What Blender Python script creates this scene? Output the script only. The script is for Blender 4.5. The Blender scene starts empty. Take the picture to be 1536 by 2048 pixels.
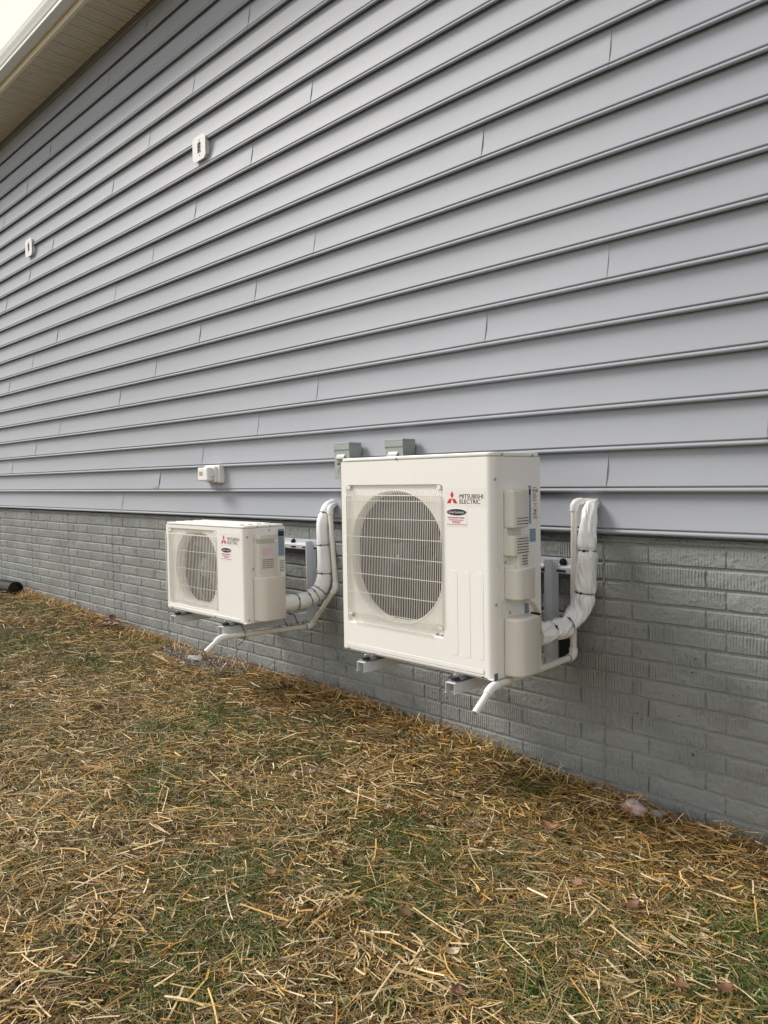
import bpy, bmesh, math, random
import numpy as np
from mathutils import Matrix, Vector, noise as mnoise

random.seed(7); rng = np.random.default_rng(7)
scene = bpy.context.scene
col = scene.collection
R = math.radians

# ------------------------------------------------------------------ camera
# world: house wall in the plane y = 0 (outside is -y), x along the wall, z = 0 at eye height
cam_d = bpy.data.cameras.new('camera')
cam = bpy.data.objects.new('camera', cam_d); col.objects.link(cam)
cam_d.sensor_fit = 'VERTICAL'; cam_d.sensor_height = 36.0; cam_d.lens = 27.0
cam_d.clip_start = 0.05; cam_d.clip_end = 500
_r = ((0.70003168, 0.71393508, -0.01588524), (-0.01894365, 0.04080248, 0.99898764), (-0.71386048, 0.69902207, -0.04208756))
_m = Matrix((( _r[0][0], _r[1][0], -_r[2][0], 0), (_r[0][1], _r[1][1], -_r[2][1], -2.7942), (_r[0][2], _r[1][2], -_r[2][2], 0), (0, 0, 0, 1)))
cam.matrix_world = _m
scene.camera = cam

# ------------------------------------------------------------------ sky, sun, exposure
SUN_TO = Vector((-0.66, -0.36, 0.66)).normalized()          # direction towards the veiled sun
elev = math.asin(SUN_TO.z); azim = math.atan2(SUN_TO.x, SUN_TO.y)
world = bpy.data.worlds.new('World'); scene.world = world; world.use_nodes = True
nt = world.node_tree; nt.nodes.clear()
wo = nt.nodes.new('ShaderNodeOutputWorld'); bg = nt.nodes.new('ShaderNodeBackground')
sky = nt.nodes.new('ShaderNodeTexSky'); sky.sky_type = 'NISHITA'; sky.sun_disc = False
sky.sun_elevation = elev; sky.sun_rotation = azim; sky.air_density = 1.0; sky.dust_density = 1.0
tc = nt.nodes.new('ShaderNodeTexCoord')
cn = nt.nodes.new('ShaderNodeTexNoise'); cn.inputs['Scale'].default_value = 2.6; cn.inputs['Detail'].default_value = 8; cn.inputs['Roughness'].default_value = 0.55
cr = nt.nodes.new('ShaderNodeValToRGB'); cr.color_ramp.elements[0].position = 0.42; cr.color_ramp.elements[1].position = 0.64
mx = nt.nodes.new('ShaderNodeMixRGB'); mx.inputs['Color2'].default_value = (7.6, 6.5, 4.8, 1)   # sunlit cloud, in the sky's own units
nt.links.new(tc.outputs['Generated'], cn.inputs['Vector']); nt.links.new(cn.outputs['Fac'], cr.inputs['Fac'])
nt.links.new(cr.outputs['Color'], mx.inputs['Fac']); nt.links.new(sky.outputs['Color'], mx.inputs['Color1'])
nt.links.new(mx.outputs['Color'], bg.inputs['Color']); bg.inputs['Strength'].default_value = 0.085
nt.links.new(bg.outputs['Background'], wo.inputs['Surface'])
sun_d = bpy.data.lights.new('sun', 'SUN'); sun_d.energy = 1.5; sun_d.angle = R(20); sun_d.color = (1.0, 0.955, 0.89)
sun = bpy.data.objects.new('sun', sun_d); col.objects.link(sun)
sun.rotation_euler = (-SUN_TO).to_track_quat('-Z', 'Y').to_euler(); sun.location = SUN_TO * 30
vs = scene.view_settings; vs.view_transform = 'Standard'; vs.look = 'None'; vs.gamma = 1.0; vs.exposure = 1.12; vs.use_curve_mapping = False
scene.cycles.use_denoising = True
scene.cycles.max_bounces = 8

# ------------------------------------------------------------------ materials
MATS = {}
def mat(name, base, rough=0.6, spec=0.5, metal=0.0, var=0.0, vscale=8.0, bump=0.0, bscale=60.0, bdist=0.002, coat=0.0, detail=4, dirt=None):
    m = bpy.data.materials.new(name); m.use_nodes = True
    n = m.node_tree.nodes; l = m.node_tree.links; b = n['Principled BSDF']
    b.inputs['Base Color'].default_value = (*base, 1); b.inputs['Roughness'].default_value = rough
    b.inputs['Specular IOR Level'].default_value = spec; b.inputs['Metallic'].default_value = metal
    b.inputs['Coat Weight'].default_value = coat
    g = n.new('ShaderNodeNewGeometry')
    if var > 0:
        t = n.new('ShaderNodeTexNoise'); t.inputs['Scale'].default_value = vscale; t.inputs['Detail'].default_value = detail
        l.new(g.outputs['Position'], t.inputs['Vector'])
        mr = n.new('ShaderNodeMapRange'); mr.inputs['From Min'].default_value = 0.3; mr.inputs['From Max'].default_value = 0.7
        mr.inputs['To Min'].default_value = 1 - var; mr.inputs['To Max'].default_value = 1 + var
        l.new(t.outputs['Fac'], mr.inputs['Value'])
        vm = n.new('ShaderNodeVectorMath'); vm.operation = 'SCALE'; vm.inputs[0].default_value = base
        l.new(mr.outputs['Result'], vm.inputs['Scale']); last = vm.outputs['Vector']
        if dirt:
            t2 = n.new('ShaderNodeTexNoise'); t2.inputs['Scale'].default_value = dirt[1]; t2.inputs['Detail'].default_value = 6
            l.new(g.outputs['Position'], t2.inputs['Vector'])
            rp = n.new('ShaderNodeMapRange'); rp.inputs['From Min'].default_value = dirt[2]; rp.inputs['From Max'].default_value = dirt[3]
            l.new(t2.outputs['Fac'], rp.inputs['Value'])
            mm = n.new('ShaderNodeMixRGB'); mm.inputs['Color2'].default_value = (*dirt[0], 1)
            l.new(rp.outputs['Result'], mm.inputs['Fac']); l.new(last, mm.inputs['Color1']); last = mm.outputs['Color']
        l.new(last, b.inputs['Base Color'])
    if bump > 0:
        t = n.new('ShaderNodeTexNoise'); t.inputs['Scale'].default_value = bscale; t.inputs['Detail'].default_value = 6
        l.new(g.outputs['Position'], t.inputs['Vector'])
        bp = n.new('ShaderNodeBump'); bp.inputs['Strength'].default_value = bump; bp.inputs['Distance'].default_value = bdist
        l.new(t.outputs['Fac'], bp.inputs['Height']); l.new(bp.outputs['Normal'], b.inputs['Normal'])
    MATS[name] = m
    return m

mat('vinyl', (0.345, 0.364, 0.408), 0.56, 0.36, var=0.035, vscale=0.9, bump=0.35, bscale=6, bdist=0.0025)
mat('sheathing', (0.30, 0.27, 0.2), 0.9)
mat('trim_grey', (0.36, 0.36, 0.37), 0.45)
mat('soffit', (0.80, 0.71, 0.56), 0.55, var=0.04, vscale=4)
mat('soffit_hole', (0.06, 0.05, 0.035), 0.9)
mat('gutter', (0.87, 0.86, 0.84), 0.3)
mat('fascia', (0.88, 0.76, 0.56), 0.35)
mat('shingle', (0.06, 0.055, 0.05), 0.95)
mat('unit', (0.88, 0.865, 0.835), 0.30, 0.5, var=0.012, vscale=3, bump=0.05, bscale=500, bdist=0.0003)
mat('unit_plastic', (0.77, 0.74, 0.68), 0.42, 0.45, bump=0.06, bscale=700, bdist=0.0003)
mat('wire', (0.86, 0.835, 0.77), 0.4)
mat('opening_shade', (0.02, 0.02, 0.022), 0.5)  # near-black colour painted in for the shade inside slots and holes
mat('fan', (0.022, 0.022, 0.028), 0.4)
mat('fan_grey', (0.13, 0.135, 0.145), 0.4)
mat('fin', (0.018, 0.018, 0.02), 0.7)
mat('red', (0.62, 0.012, 0.03), 0.4)
mat('ink', (0.015, 0.015, 0.018), 0.5)
mat('ink_red', (0.45, 0.05, 0.07), 0.5)
mat('ink_pink', (0.62, 0.18, 0.3), 0.5)
mat('ink_blue', (0.08, 0.14, 0.24), 0.5)
mat('sticker', (0.84, 0.84, 0.85), 0.35)
mat('sticker_blue', (0.32, 0.44, 0.54), 0.4)
mat('sticker_cream', (0.84, 0.815, 0.785), 0.3)
mat('yellow', (0.75, 0.55, 0.03), 0.45)
mat('screw', (0.45, 0.45, 0.46), 0.3, metal=0.9)
mat('bracket', (0.62, 0.65, 0.70), 0.38, var=0.02, vscale=20)
mat('steel_dark', (0.12, 0.13, 0.14), 0.4, metal=0.6)
mat('zinc', (0.30, 0.35, 0.36), 0.35, metal=0.8, var=0.1, vscale=60)
mat('rubber', (0.012, 0.012, 0.013), 0.55)
mat('pvc', (0.80, 0.775, 0.70), 0.33, var=0.05, vscale=18, dirt=((0.5, 0.43, 0.32), 30, 0.62, 0.8))
mat('pvc_fit', (0.84, 0.84, 0.83), 0.28, var=0.02, vscale=20)
mat('pvc_blue', (0.04, 0.09, 0.3), 0.4)
mat('wrap', (0.86, 0.865, 0.88), 0.34, var=0.03, vscale=14, bump=0.5, bscale=22, bdist=0.012)
mat('wrap_smooth', (0.85, 0.855, 0.87), 0.42, var=0.03, vscale=10, bump=0.2, bscale=15, bdist=0.006)
mat('cable', (0.70, 0.62, 0.50), 0.5)
mat('putty', (0.55, 0.40, 0.27), 0.7, bump=0.3, bscale=60)
mat('box_grey', (0.33, 0.37, 0.355), 0.42, var=0.02, vscale=15)
mat('box_dark', (0.10, 0.11, 0.11), 0.5)
mat('white_plastic', (0.84, 0.84, 0.83), 0.35)
mat('brass', (0.45, 0.33, 0.16), 0.5)
mat('black_pipe', (0.012, 0.012, 0.013), 0.35)
mat('rock_pink', (0.50, 0.40, 0.38), 0.8, var=0.3, vscale=30, bump=0.5, bscale=40, bdist=0.01, dirt=((0.40, 0.16, 0.09), 14, 0.5, 0.6))
mat('rock_brown', (0.14, 0.085, 0.065), 0.85, var=0.3, vscale=40, bump=0.5, bscale=60, bdist=0.008)
mat('rock_grey', (0.36, 0.36, 0.35), 0.9, var=0.25, vscale=50, bump=0.6, bscale=80, bdist=0.008)
mat('leaf_brown', (0.24, 0.12, 0.065), 0.6, var=0.3, vscale=40, bump=0.4, bscale=90, bdist=0.002)
mat('leaf_pale', (0.40, 0.28, 0.20), 0.65, var=0.25, vscale=40, bump=0.4, bscale=90, bdist=0.002)
mat('leaf_cream', (0.66, 0.56, 0.38), 0.6, var=0.1, vscale=40)
mat('leaf_dark', (0.11, 0.065, 0.02), 0.25, var=0.5, vscale=25, dirt=((0.08, 0.10, 0.015), 18, 0.5, 0.6))
mat('leaf_red', (0.15, 0.07, 0.04), 0.6, var=0.35, vscale=40)

def brick_material(name, ribs):
    m = mat(name, (0.262, 0.274, 0.269), 0.6, 0.4, var=0.05, vscale=2.5, dirt=((0.03, 0.03, 0.03), 75, 0.69, 0.72))
    n = m.node_tree.nodes; l = m.node_tree.links; b = n['Principled BSDF']
    g = n.new('ShaderNodeNewGeometry')
    big = n.new('ShaderNodeTexNoise'); big.inputs['Scale'].default_value = 38; big.inputs['Detail'].default_value = 8; big.inputs['Roughness'].default_value = 0.6
    l.new(g.outputs['Position'], big.inputs['Vector'])
    b1 = n.new('ShaderNodeBump'); b1.inputs['Strength'].default_value = 0.7; b1.inputs['Distance'].default_value = 0.014
    l.new(big.outputs['Fac'], b1.inputs['Height'])
    # raked brick texture: upright ribs, in patches
    mp = n.new('ShaderNodeMapping'); mp.inputs['Scale'].default_value = (1, 1, 0.22)
    l.new(g.outputs['Position'], mp.inputs['Vector'])
    w = n.new('ShaderNodeTexWave'); w.wave_type = 'BANDS'; w.bands_direction = 'X'; w.inputs['Scale'].default_value = 27
    w.inputs['Distortion'].default_value = 3.4; w.inputs['Detail'].default_value = 2; w.inputs['Detail Scale'].default_value = 0.9
    l.new(mp.outputs['Vector'], w.inputs['Vector'])
    pn = n.new('ShaderNodeTexNoise'); pn.inputs['Scale'].default_value = 3.1; pn.inputs['Detail'].default_value = 3
    mp2 = n.new('ShaderNodeMapping'); mp2.inputs['Location'].default_value = (4.4, 0, 2.2); mp2.inputs['Scale'].default_value = (1, 1, 2.2)
    l.new(g.outputs['Position'], mp2.inputs['Vector']); l.new(mp2.outputs['Vector'], pn.inputs['Vector'])
    mr = n.new('ShaderNodeMapRange'); mr.inputs['From Min'].default_value = 0.40; mr.inputs['From Max'].default_value = 0.56; mr.inputs['To Max'].default_value = ribs
    l.new(pn.outputs['Fac'], mr.inputs['Value'])
    b2 = n.new('ShaderNodeBump'); b2.inputs['Distance'].default_value = 0.006
    l.new(mr.outputs['Result'], b2.inputs['Strength']); l.new(w.outputs['Fac'], b2.inputs['Height']); l.new(b1.outputs['Normal'], b2.inputs['Normal'])
    fn = n.new('ShaderNodeTexNoise'); fn.inputs['Scale'].default_value = 240; fn.inputs['Detail'].default_value = 3
    l.new(g.outputs['Position'], fn.inputs['Vector'])
    b3 = n.new('ShaderNodeBump'); b3.inputs['Strength'].default_value = 0.3; b3.inputs['Distance'].default_value = 0.002
    l.new(fn.outputs['Fac'], b3.inputs['Height']); l.new(b2.outputs['Normal'], b3.inputs['Normal'])
    l.new(b3.outputs['Normal'], b.inputs['Normal'])
brick_material('brick', 0.7); brick_material('mortar', 0.15)

def attr_material(name, rough, trans=0.0):
    m = bpy.data.materials.new(name); m.use_nodes = True
    n = m.node_tree.nodes; l = m.node_tree.links; b = n['Principled BSDF']
    a = n.new('ShaderNodeAttribute'); a.attribute_name = 'tone'
    l.new(a.outputs['Color'], b.inputs['Base Color']); b.inputs['Roughness'].default_value = rough
    b.inputs['Specular IOR Level'].default_value = 0.35
    MATS[name] = m
attr_material('straw', 0.5); attr_material('grass', 0.5); attr_material('gravel', 0.9)

def ground_material():
    m = mat('soil', (0.05, 0.035, 0.02), 0.95, 0.2, var=0.35, vscale=22, bump=0.8, bscale=45, bdist=0.02, dirt=((0.05, 0.065, 0.02), 2.2, 0.5, 0.62))
ground_material()
mat('rubble', (0.24, 0.22, 0.20), 0.95, var=0.3, vscale=35, bump=0.8, bscale=70, bdist=0.012)

# ------------------------------------------------------------------ mesh helpers
def link(o): col.objects.link(o); return o
def tag(o, label=None, cat=None, group=None, kind=None):
    if label: o['label'] = label
    if cat: o['category'] = cat
    if group: o['group'] = group
    if kind: o['kind'] = kind
    return o
def empty(name, loc, scale=1.0):
    o = bpy.data.objects.new(name, None); link(o); o.location = loc; o.scale = (scale,) * 3
    o.empty_display_size = 0.1
    return o
def parent(o, p, world):
    o.parent = p
    if world:                                     # vertices are in world coordinates
        q = p; off = Vector((0, 0, 0))
        while q is not None: off += q.location; q = q.parent
        # parts of world-built things sit at the origin, only their root Empty is moved
        top = p
        while top.parent is not None: top = top.parent
        if p.parent is None: o.matrix_parent_inverse = Matrix.Translation(-top.location)
class MB:
    def __init__(s): s.v = []; s.f = []
    def add(s, v, f):
        k = len(s.v); s.v += [tuple(p) for p in v]; s.f += [tuple(i + k for i in q) for q in f]; return s
    def box(s, x0, x1, y0, y1, z0, z1):
        return s.add([(x0, y0, z0), (x1, y0, z0), (x1, y1, z0), (x0, y1, z0), (x0, y0, z1), (x1, y0, z1), (x1, y1, z1), (x0, y1, z1)],
                     [(0, 3, 2, 1), (4, 5, 6, 7), (0, 1, 5, 4), (1, 2, 6, 5), (2, 3, 7, 6), (3, 0, 4, 7)])
    def prism(s, poly, a0, a1, axis):             # poly (p,q) counter-clockwise; axis 'x','y','z' is the extrusion
        n = len(poly)
        def P(p, a): return {'x': (a, p[0], p[1]), 'y': (p[0], a, p[1]), 'z': (p[0], p[1], a)}[axis]
        v = [P(p, a0) for p in poly] + [P(p, a1) for p in poly]
        f = [tuple(range(n - 1, -1, -1)), tuple(range(n, 2 * n))] + [(i, (i + 1) % n, n + (i + 1) % n, n + i) for i in range(n)]
        return s.add(v, f)
    def tube(s, path, rad, n=12, caps=True, noise_fn=None, squash=None):
        pts = [Vector(p) for p in path]; m = len(pts)
        tang = [(pts[min(i + 1, m - 1)] - pts[max(i - 1, 0)]).normalized() for i in range(m)]
        up = Vector((0, 0, 1)) if abs(tang[0].z) < 0.9 else Vector((1, 0, 0))
        u = (up - tang[0] * up.dot(tang[0])).normalized()
        v = []; f = []
        for i in range(m):
            t = tang[i]; u = (u - t * u.dot(t)).normalized(); w = t.cross(u)
            r = rad(i / (m - 1)) if callable(rad) else rad
            for j in range(n):
                a = 2 * math.pi * j / n
                d = u * math.cos(a) + w * math.sin(a)
                rr = r * (noise_fn(i / (m - 1), a) if noise_fn else 1.0)
                v.append(pts[i] + d * rr)
        for i in range(m - 1):
            for j in range(n):
                f.append((i * n + j, i * n + (j + 1) % n, (i + 1) * n + (j + 1) % n, (i + 1) * n + j))
        if caps: f.append(tuple(range(n - 1, -1, -1))); f.append(tuple((m - 1) * n + j for j in range(n)))
        return s.add(v, f)
    def lathe(s, prof, c, axis='y', n=48):        # prof: (radius, along)
        v = []; f = []
        for r, a in prof:
            for j in range(n):
                t = 2 * math.pi * j / n; x = r * math.cos(t); z = r * math.sin(t)
                v.append({'y': (c[0] + x, c[1] + a, c[2] + z), 'x': (c[0] + a, c[1] + x, c[2] + z), 'z': (c[0] + x, c[1] + z, c[2] + a)}[axis])
        for i in range(len(prof) - 1):
            for j in range(n): f.append((i * n + j, (i + 1) * n + j, (i + 1) * n + (j + 1) % n, i * n + (j + 1) % n))
        return s.add(v, f)
    def build(s, name, material, par=None, world=False, smooth=False, bevel=0.0, seg=2, angle=35, fix=True):
        me = bpy.data.meshes.new(name); me.from_pydata(s.v, [], s.f)
        if fix:
            bm = bmesh.new(); bm.from_mesh(me); bmesh.ops.recalc_face_normals(bm, faces=bm.faces); bm.to_mesh(me); bm.free()
        me.materials.append(MATS[material] if isinstance(material, str) else material)
        o = link(bpy.data.objects.new(name, me))
        if smooth or bevel:
            me.polygons.foreach_set('use_smooth', [True] * len(me.polygons))
            me.set_sharp_from_angle(angle=R(40)) if not bevel else None
        if bevel:
            b = o.modifiers.new('bevel', 'BEVEL'); b.width = bevel; b.segments = seg; b.limit_method = 'ANGLE'; b.angle_limit = R(angle)
            b.harden_normals = True
        if par is not None: parent(o, par, world)
        return o
def shared(mesh_obj, par, loc, rot=None, scale=None):
    c = mesh_obj.copy(); link(c); c.parent = par; c.location = loc
    if rot: c.rotation_euler = rot
    if scale: c.scale = scale
    return c
def catmull(pts, n=8):
    P = [Vector(p) for p in pts]; P = [P[0] * 2 - P[1]] + P + [P[-1] * 2 - P[-2]]; out = []
    for i in range(1, len(P) - 2):
        for k in range(n):
            t = k / n; a, b, c, d = P[i - 1:i + 3]
            out.append(0.5 * ((2 * b) + (c - a) * t + (2 * a - 5 * b + 4 * c - d) * t * t + (3 * b - a - 3 * c + d) * t ** 3))
    out.append(P[-2]); return out
def rrect(x0, x1, z0, z1, r, n=5):
    out = []
    for cx, cz, a0 in ((x1 - r, z0 + r, -90), (x1 - r, z1 - r, 0), (x0 + r, z1 - r, 90), (x0 + r, z0 + r, 180)):
        for k in range(n + 1):
            a = R(a0 + 90 * k / n); out.append((cx + r * math.cos(a), cz + r * math.sin(a)))
    return out
def text_mesh(body, width, height, shear=0.0, bold=0.0, align='LEFT'):
    c = bpy.data.curves.new('txt', 'FONT'); c.body = body; c.resolution_u = 3; c.shear = shear; c.offset = bold
    o = bpy.data.objects.new('txt', c); link(o)
    bpy.context.view_layer.update()
    me = bpy.data.meshes.new_from_object(o.evaluated_get(bpy.context.evaluated_depsgraph_get()))
    bpy.data.objects.remove(o); bpy.data.curves.remove(c)
    v = np.array([p.co[:] for p in me.vertices]); lo = v.min(0); hi = v.max(0)
    sx = width / (hi[0] - lo[0]); sz = height / (hi[1] - lo[1])
    pts = [((p[0] - lo[0]) * sx, (p[1] - lo[1]) * sz) for p in v]
    faces = [tuple(p.vertices) for p in me.polygons]
    bpy.data.meshes.remove(me)
    return pts, faces
def add_text(mb, body, origin, ux, width, height, **k):
    """flat lettering; origin = lower left, ux = reading direction (unit vector), up is z"""
    pts, f = text_mesh(body, width, height, **k)
    o = Vector(origin); u = Vector(ux)
    mb.add([o + u * p[0] + Vector((0, 0, p[1])) for p in pts], f)

# ------------------------------------------------------------------ ground
GX = [-80, -12, -8.8, -7.9, -6.6, -5.85, -5.4, -4.7, -4.1, -3.4, -2.95, -2.58, -2.12, -1.85, -1.6, -1.39, -0.95, 2, 80]
GZ = [-1.0, -1.0, -1.06, -1.06, -1.095, -1.14, -1.155, -1.175, -1.175, -1.19, -1.20, -1.22, -1.24, -1.265, -1.285, -1.305, -1.315, -1.37, -1.5]
def gz(x, y):
    x = np.asarray(x, float); y = np.asarray(y, float)
    base = np.interp(x, GX, GZ) - 0.015
    d = np.clip(-y, 0, 60)
    sm = base - 0.045 * np.minimum(d, 4) + 0.012 * np.sin(x * 2.3 + 1.0) * np.sin(y * 2.9) * np.minimum(d, 1) + 0.007 * np.sin(x * 6.1 + y * 4.0) * np.minimum(d, 1)
    return sm
xs = np.concatenate([[-80, -50, -30, -20, -15, -12], np.arange(-10, 2.01, 0.09), [3, 5, 9, 20, 40, 80]])
ys = np.concatenate([[-80, -50, -30, -20, -12, -8, -5], np.arange(-3.6, 0.01, 0.09), [0.3, 8]])
XX, YY = np.meshgrid(xs, ys); ZZ = gz(XX, YY)
nv = []; nf = []
nv = np.stack([XX.ravel(), YY.ravel(), ZZ.ravel()], 1).tolist(); w_ = len(xs)
for j in range(len(ys) - 1):
    for i in range(w_ - 1): nf.append((j * w_ + i, j * w_ + i + 1, (j + 1) * w_ + i + 1, (j + 1) * w_ + i))
g_mb = MB(); g_mb.v = [tuple(p) for p in nv]; g_mb.f = nf
ground = g_mb.build('ground', 'soil', smooth=True, fix=False); tag(ground, kind='structure')

# ------------------------------------------------------------------ house
HX0, HX1 = -11.0, 2.4
house = empty('house', (-4.0, 1.0, -1.3))
tag(house, 'grey vinyl-sided house wall on a grey brick-patterned foundation, soffit and gutter above', 'house')
P_ = 0.1651; Z0 = -0.2314; NC = 23; ZTOP = 3.425
WY = 0.016                                        # plane of the sheathing
siding = MB().box(HX0, HX1, WY, 0.22, Z0 + 0.01, ZTOP + 0.1).build('siding_wall', 'sheathing', house, True)

# one course: bead along the lower edge, groove, flared concave face (o = distance out from the sheathing)
def profile():
    pr = [(0.003, 0.006), (0.011, 0.0005), (0.0185, 0.0005), (0.0240, 0.0040), (0.0258, 0.0085), (0.0246, 0.0140), (0.0200, 0.0178), (0.0125, 0.0186), (0.0125, 0.0216), (0.0195, 0.0226), (0.0212, 0.0260)]
    for k in range(1, 8):
        t = k / 7; z = 0.0260 + t * (P_ + 0.008 - 0.0260)
        pr.append((0.0008 + 0.0204 * (1 - t) ** 1.9, z))
    return pr
PROF = profile()
def siding_panel(k, x0, x1, first=False):
    zb = Z0 + k * P_
    L = x1 - x0
    xs_ = [x0] + [x0 + L * q for q in (0.25, 0.5, 0.75) if L > 1] + [x1 - 0.30, x1 - 0.12, x1 - 0.03, x1 + 0.022]
    xs_ = sorted(set(round(q, 4) for q in xs_ if q >= x0))
    lift_r = 0.0016 + random.random() * 0.0016; n = len(PROF)
    ph = random.random() * 10
    v = []; f = []
    for side in (0, 1):
        for X in xs_:
            e = max(0.0, 1 - (x1 + 0.022 - X) / 0.30) ** 2
            for j, (o, z) in enumerate(PROF):
                t = min(1, max(0, (z - 0.02) / 0.14))
                bow = math.sin(math.pi * min(1, t * 1.15)) ** 1.0 if t < 0.87 else 0.0
                oo = o + 0.0012 * (X > x1 - 0.31) * 1.0 * (1 if e > 0 else 0) + e * lift_r * bow - side * 0.0011
                oo += 0.0007 * math.sin(X * 2.1 + ph) * math.sin(math.pi * t)
                if z + zb > ZTOP - 0.002: z = ZTOP - 0.002 - zb
                v.append((X, WY - oo, zb + z))
    m = len(xs_)
    for i in range(m - 1):
        for j in range(n - 1):
            a, b, c, d = i * n + j, (i + 1) * n + j, (i + 1) * n + j + 1, i * n + j + 1
            f.append((a, b, c, d)); q = m * n; f.append((q + a, q + d, q + c, q + b))
    for i in (0, m - 1):
        for j in range(n - 1):
            a, b = i * n + j, i * n + j + 1; f.append((a, b, m * n + b, m * n + a))
    mb = MB(); mb.v = v; mb.f = f
    o = mb.build('siding_panel', 'vinyl', siding, True, smooth=True, fix=False)
SEAM0 = {0: -2.2, 1: -1.59, 2: -0.98, 3: -0.32, 4: 0.27}
for k in range(NC):
    s0 = SEAM0[k % 5]; cuts = [s0 - 3.665 * q for q in range(-1, 4)]
    cuts = sorted(c + random.uniform(-0.012, 0.012) for c in cuts if HX0 + 0.1 < c < HX1 - 0.1)
    cuts = [HX0] + cuts + [HX1]
    zb = Z0 + k * P_
    if zb > ZTOP - 0.03: break
    for a, b in zip(cuts[:-1], cuts[1:]): siding_panel(k, a, b)
# receiving channel under the soffit
jc = MB().prism([(WY - 0.001, ZTOP - 0.035), (WY - 0.020, ZTOP - 0.035), (WY - 0.020, ZTOP - 0.028), (WY - 0.008, ZTOP - 0.026), (WY - 0.008, ZTOP - 0.012), (WY - 0.026, ZTOP - 0.010), (WY - 0.026, ZTOP - 0.003), (WY - 0.001, ZTOP - 0.003)], HX0, HX1, 'x')
jc.build('soffit_channel', 'trim_grey', house, True)

# soffit panels with grooves and rows of vent holes
SOF_Y1 = -0.345
soff = MB().box(HX0, HX1, SOF_Y1, WY - 0.02, ZTOP + 0.02, ZTOP + 0.06).build('soffit', 'sheathing', house, True)
pm = MB(); gp = [0.006, 0.0065, 0.010, 0.048, 0.052, 0.058, 0.062, 0.102, 0.106, 0.112, 0.116, 0.1425, 0.146, 0.1465]
gzv = [0.016, 0.006, 0.0, 0.0, 0.006, 0.006, 0.0, 0.0, 0.006, 0.006, 0.0, 0.0, 0.006, 0.016]
PW = 0.1525
pv = []; pf = []
for Y in (SOF_Y1 + 0.004, WY - 0.03):
    for x, z in zip(gp, gzv): pv.append((x, Y, z))
for i in range(len(gp) - 1): pf.append((i, len(gp) + i, len(gp) + i + 1, i + 1))
pm.v = pv; pm.f = pf
sp0 = pm.build('soffit_panel', 'soffit', soff, fix=False); sp0.matrix_parent_inverse = Matrix()
hm = MB()
for row in (0.018, 0.029, 0.040, 0.072, 0.083, 0.094, 0.122, 0.132):
    yy = SOF_Y1 + 0.014
    while yy < -0.05:
        hm.add([(row, yy, -0.0004), (row + 0.0045, yy, -0.0004), (row + 0.0045, yy + 0.0045, -0.0004), (row, yy + 0.0045, -0.0004)], [(0, 1, 2, 3)]); yy += 0.013
hm.v = hm.v
sp0.data.materials.append(MATS['soffit_hole'])
me = sp0.data; bmx = bmesh.new(); bmx.from_mesh(me)
hv = [bmx.verts.new(p) for p in hm.v]
for q in hm.f:
    fc = bmx.faces.new([hv[i] for i in q]); fc.material_index = 1
bmx.to_mesh(me); bmx.free()
sp0.location = (-9.6, 0, ZTOP + 0.0005)
x = -9.6 + PW
while x < 0.2: shared(sp0, soff, (x, 0, ZTOP + 0.0005)); x += PW
fas = MB().prism([(-0.345, 3.414), (-0.3475, 3.414), (-0.366, 3.416), (-0.368, 3.424), (-0.366, 3.60), (-0.345, 3.60)], HX0, HX1, 'x').build('fascia', 'fascia', house, True, smooth=True)
gut = [(-0.368, 3.462), (-0.440, 3.462), (-0.4425, 3.459), (-0.4475, 3.459), (-0.451, 3.463), (-0.451, 3.482), (-0.456, 3.487), (-0.459, 3.497), (-0.466, 3.520), (-0.474, 3.533), (-0.4765, 3.545), (-0.4765, 3.562), (-0.4785, 3.566), (-0.4785, 3.578), (-0.470, 3.580), (-0.470, 3.574), (-0.474, 3.572), (-0.474, 3.546), (-0.464, 3.522), (-0.455, 3.497), (-0.448, 3.466), (-0.370, 3.466), (-0.370, 3.58), (-0.368, 3.58)]
MB().prism(gut, HX0, HX1, 'x').build('gutter', 'gutter', house, True, smooth=True)
MB().prism([(-0.42, 3.585), (4.6, 5.6), (4.6, 5.75), (-0.42, 3.60)], HX0 - 0.3, HX1 + 0.3, 'x').build('roof', 'shingle', house, True)

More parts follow.
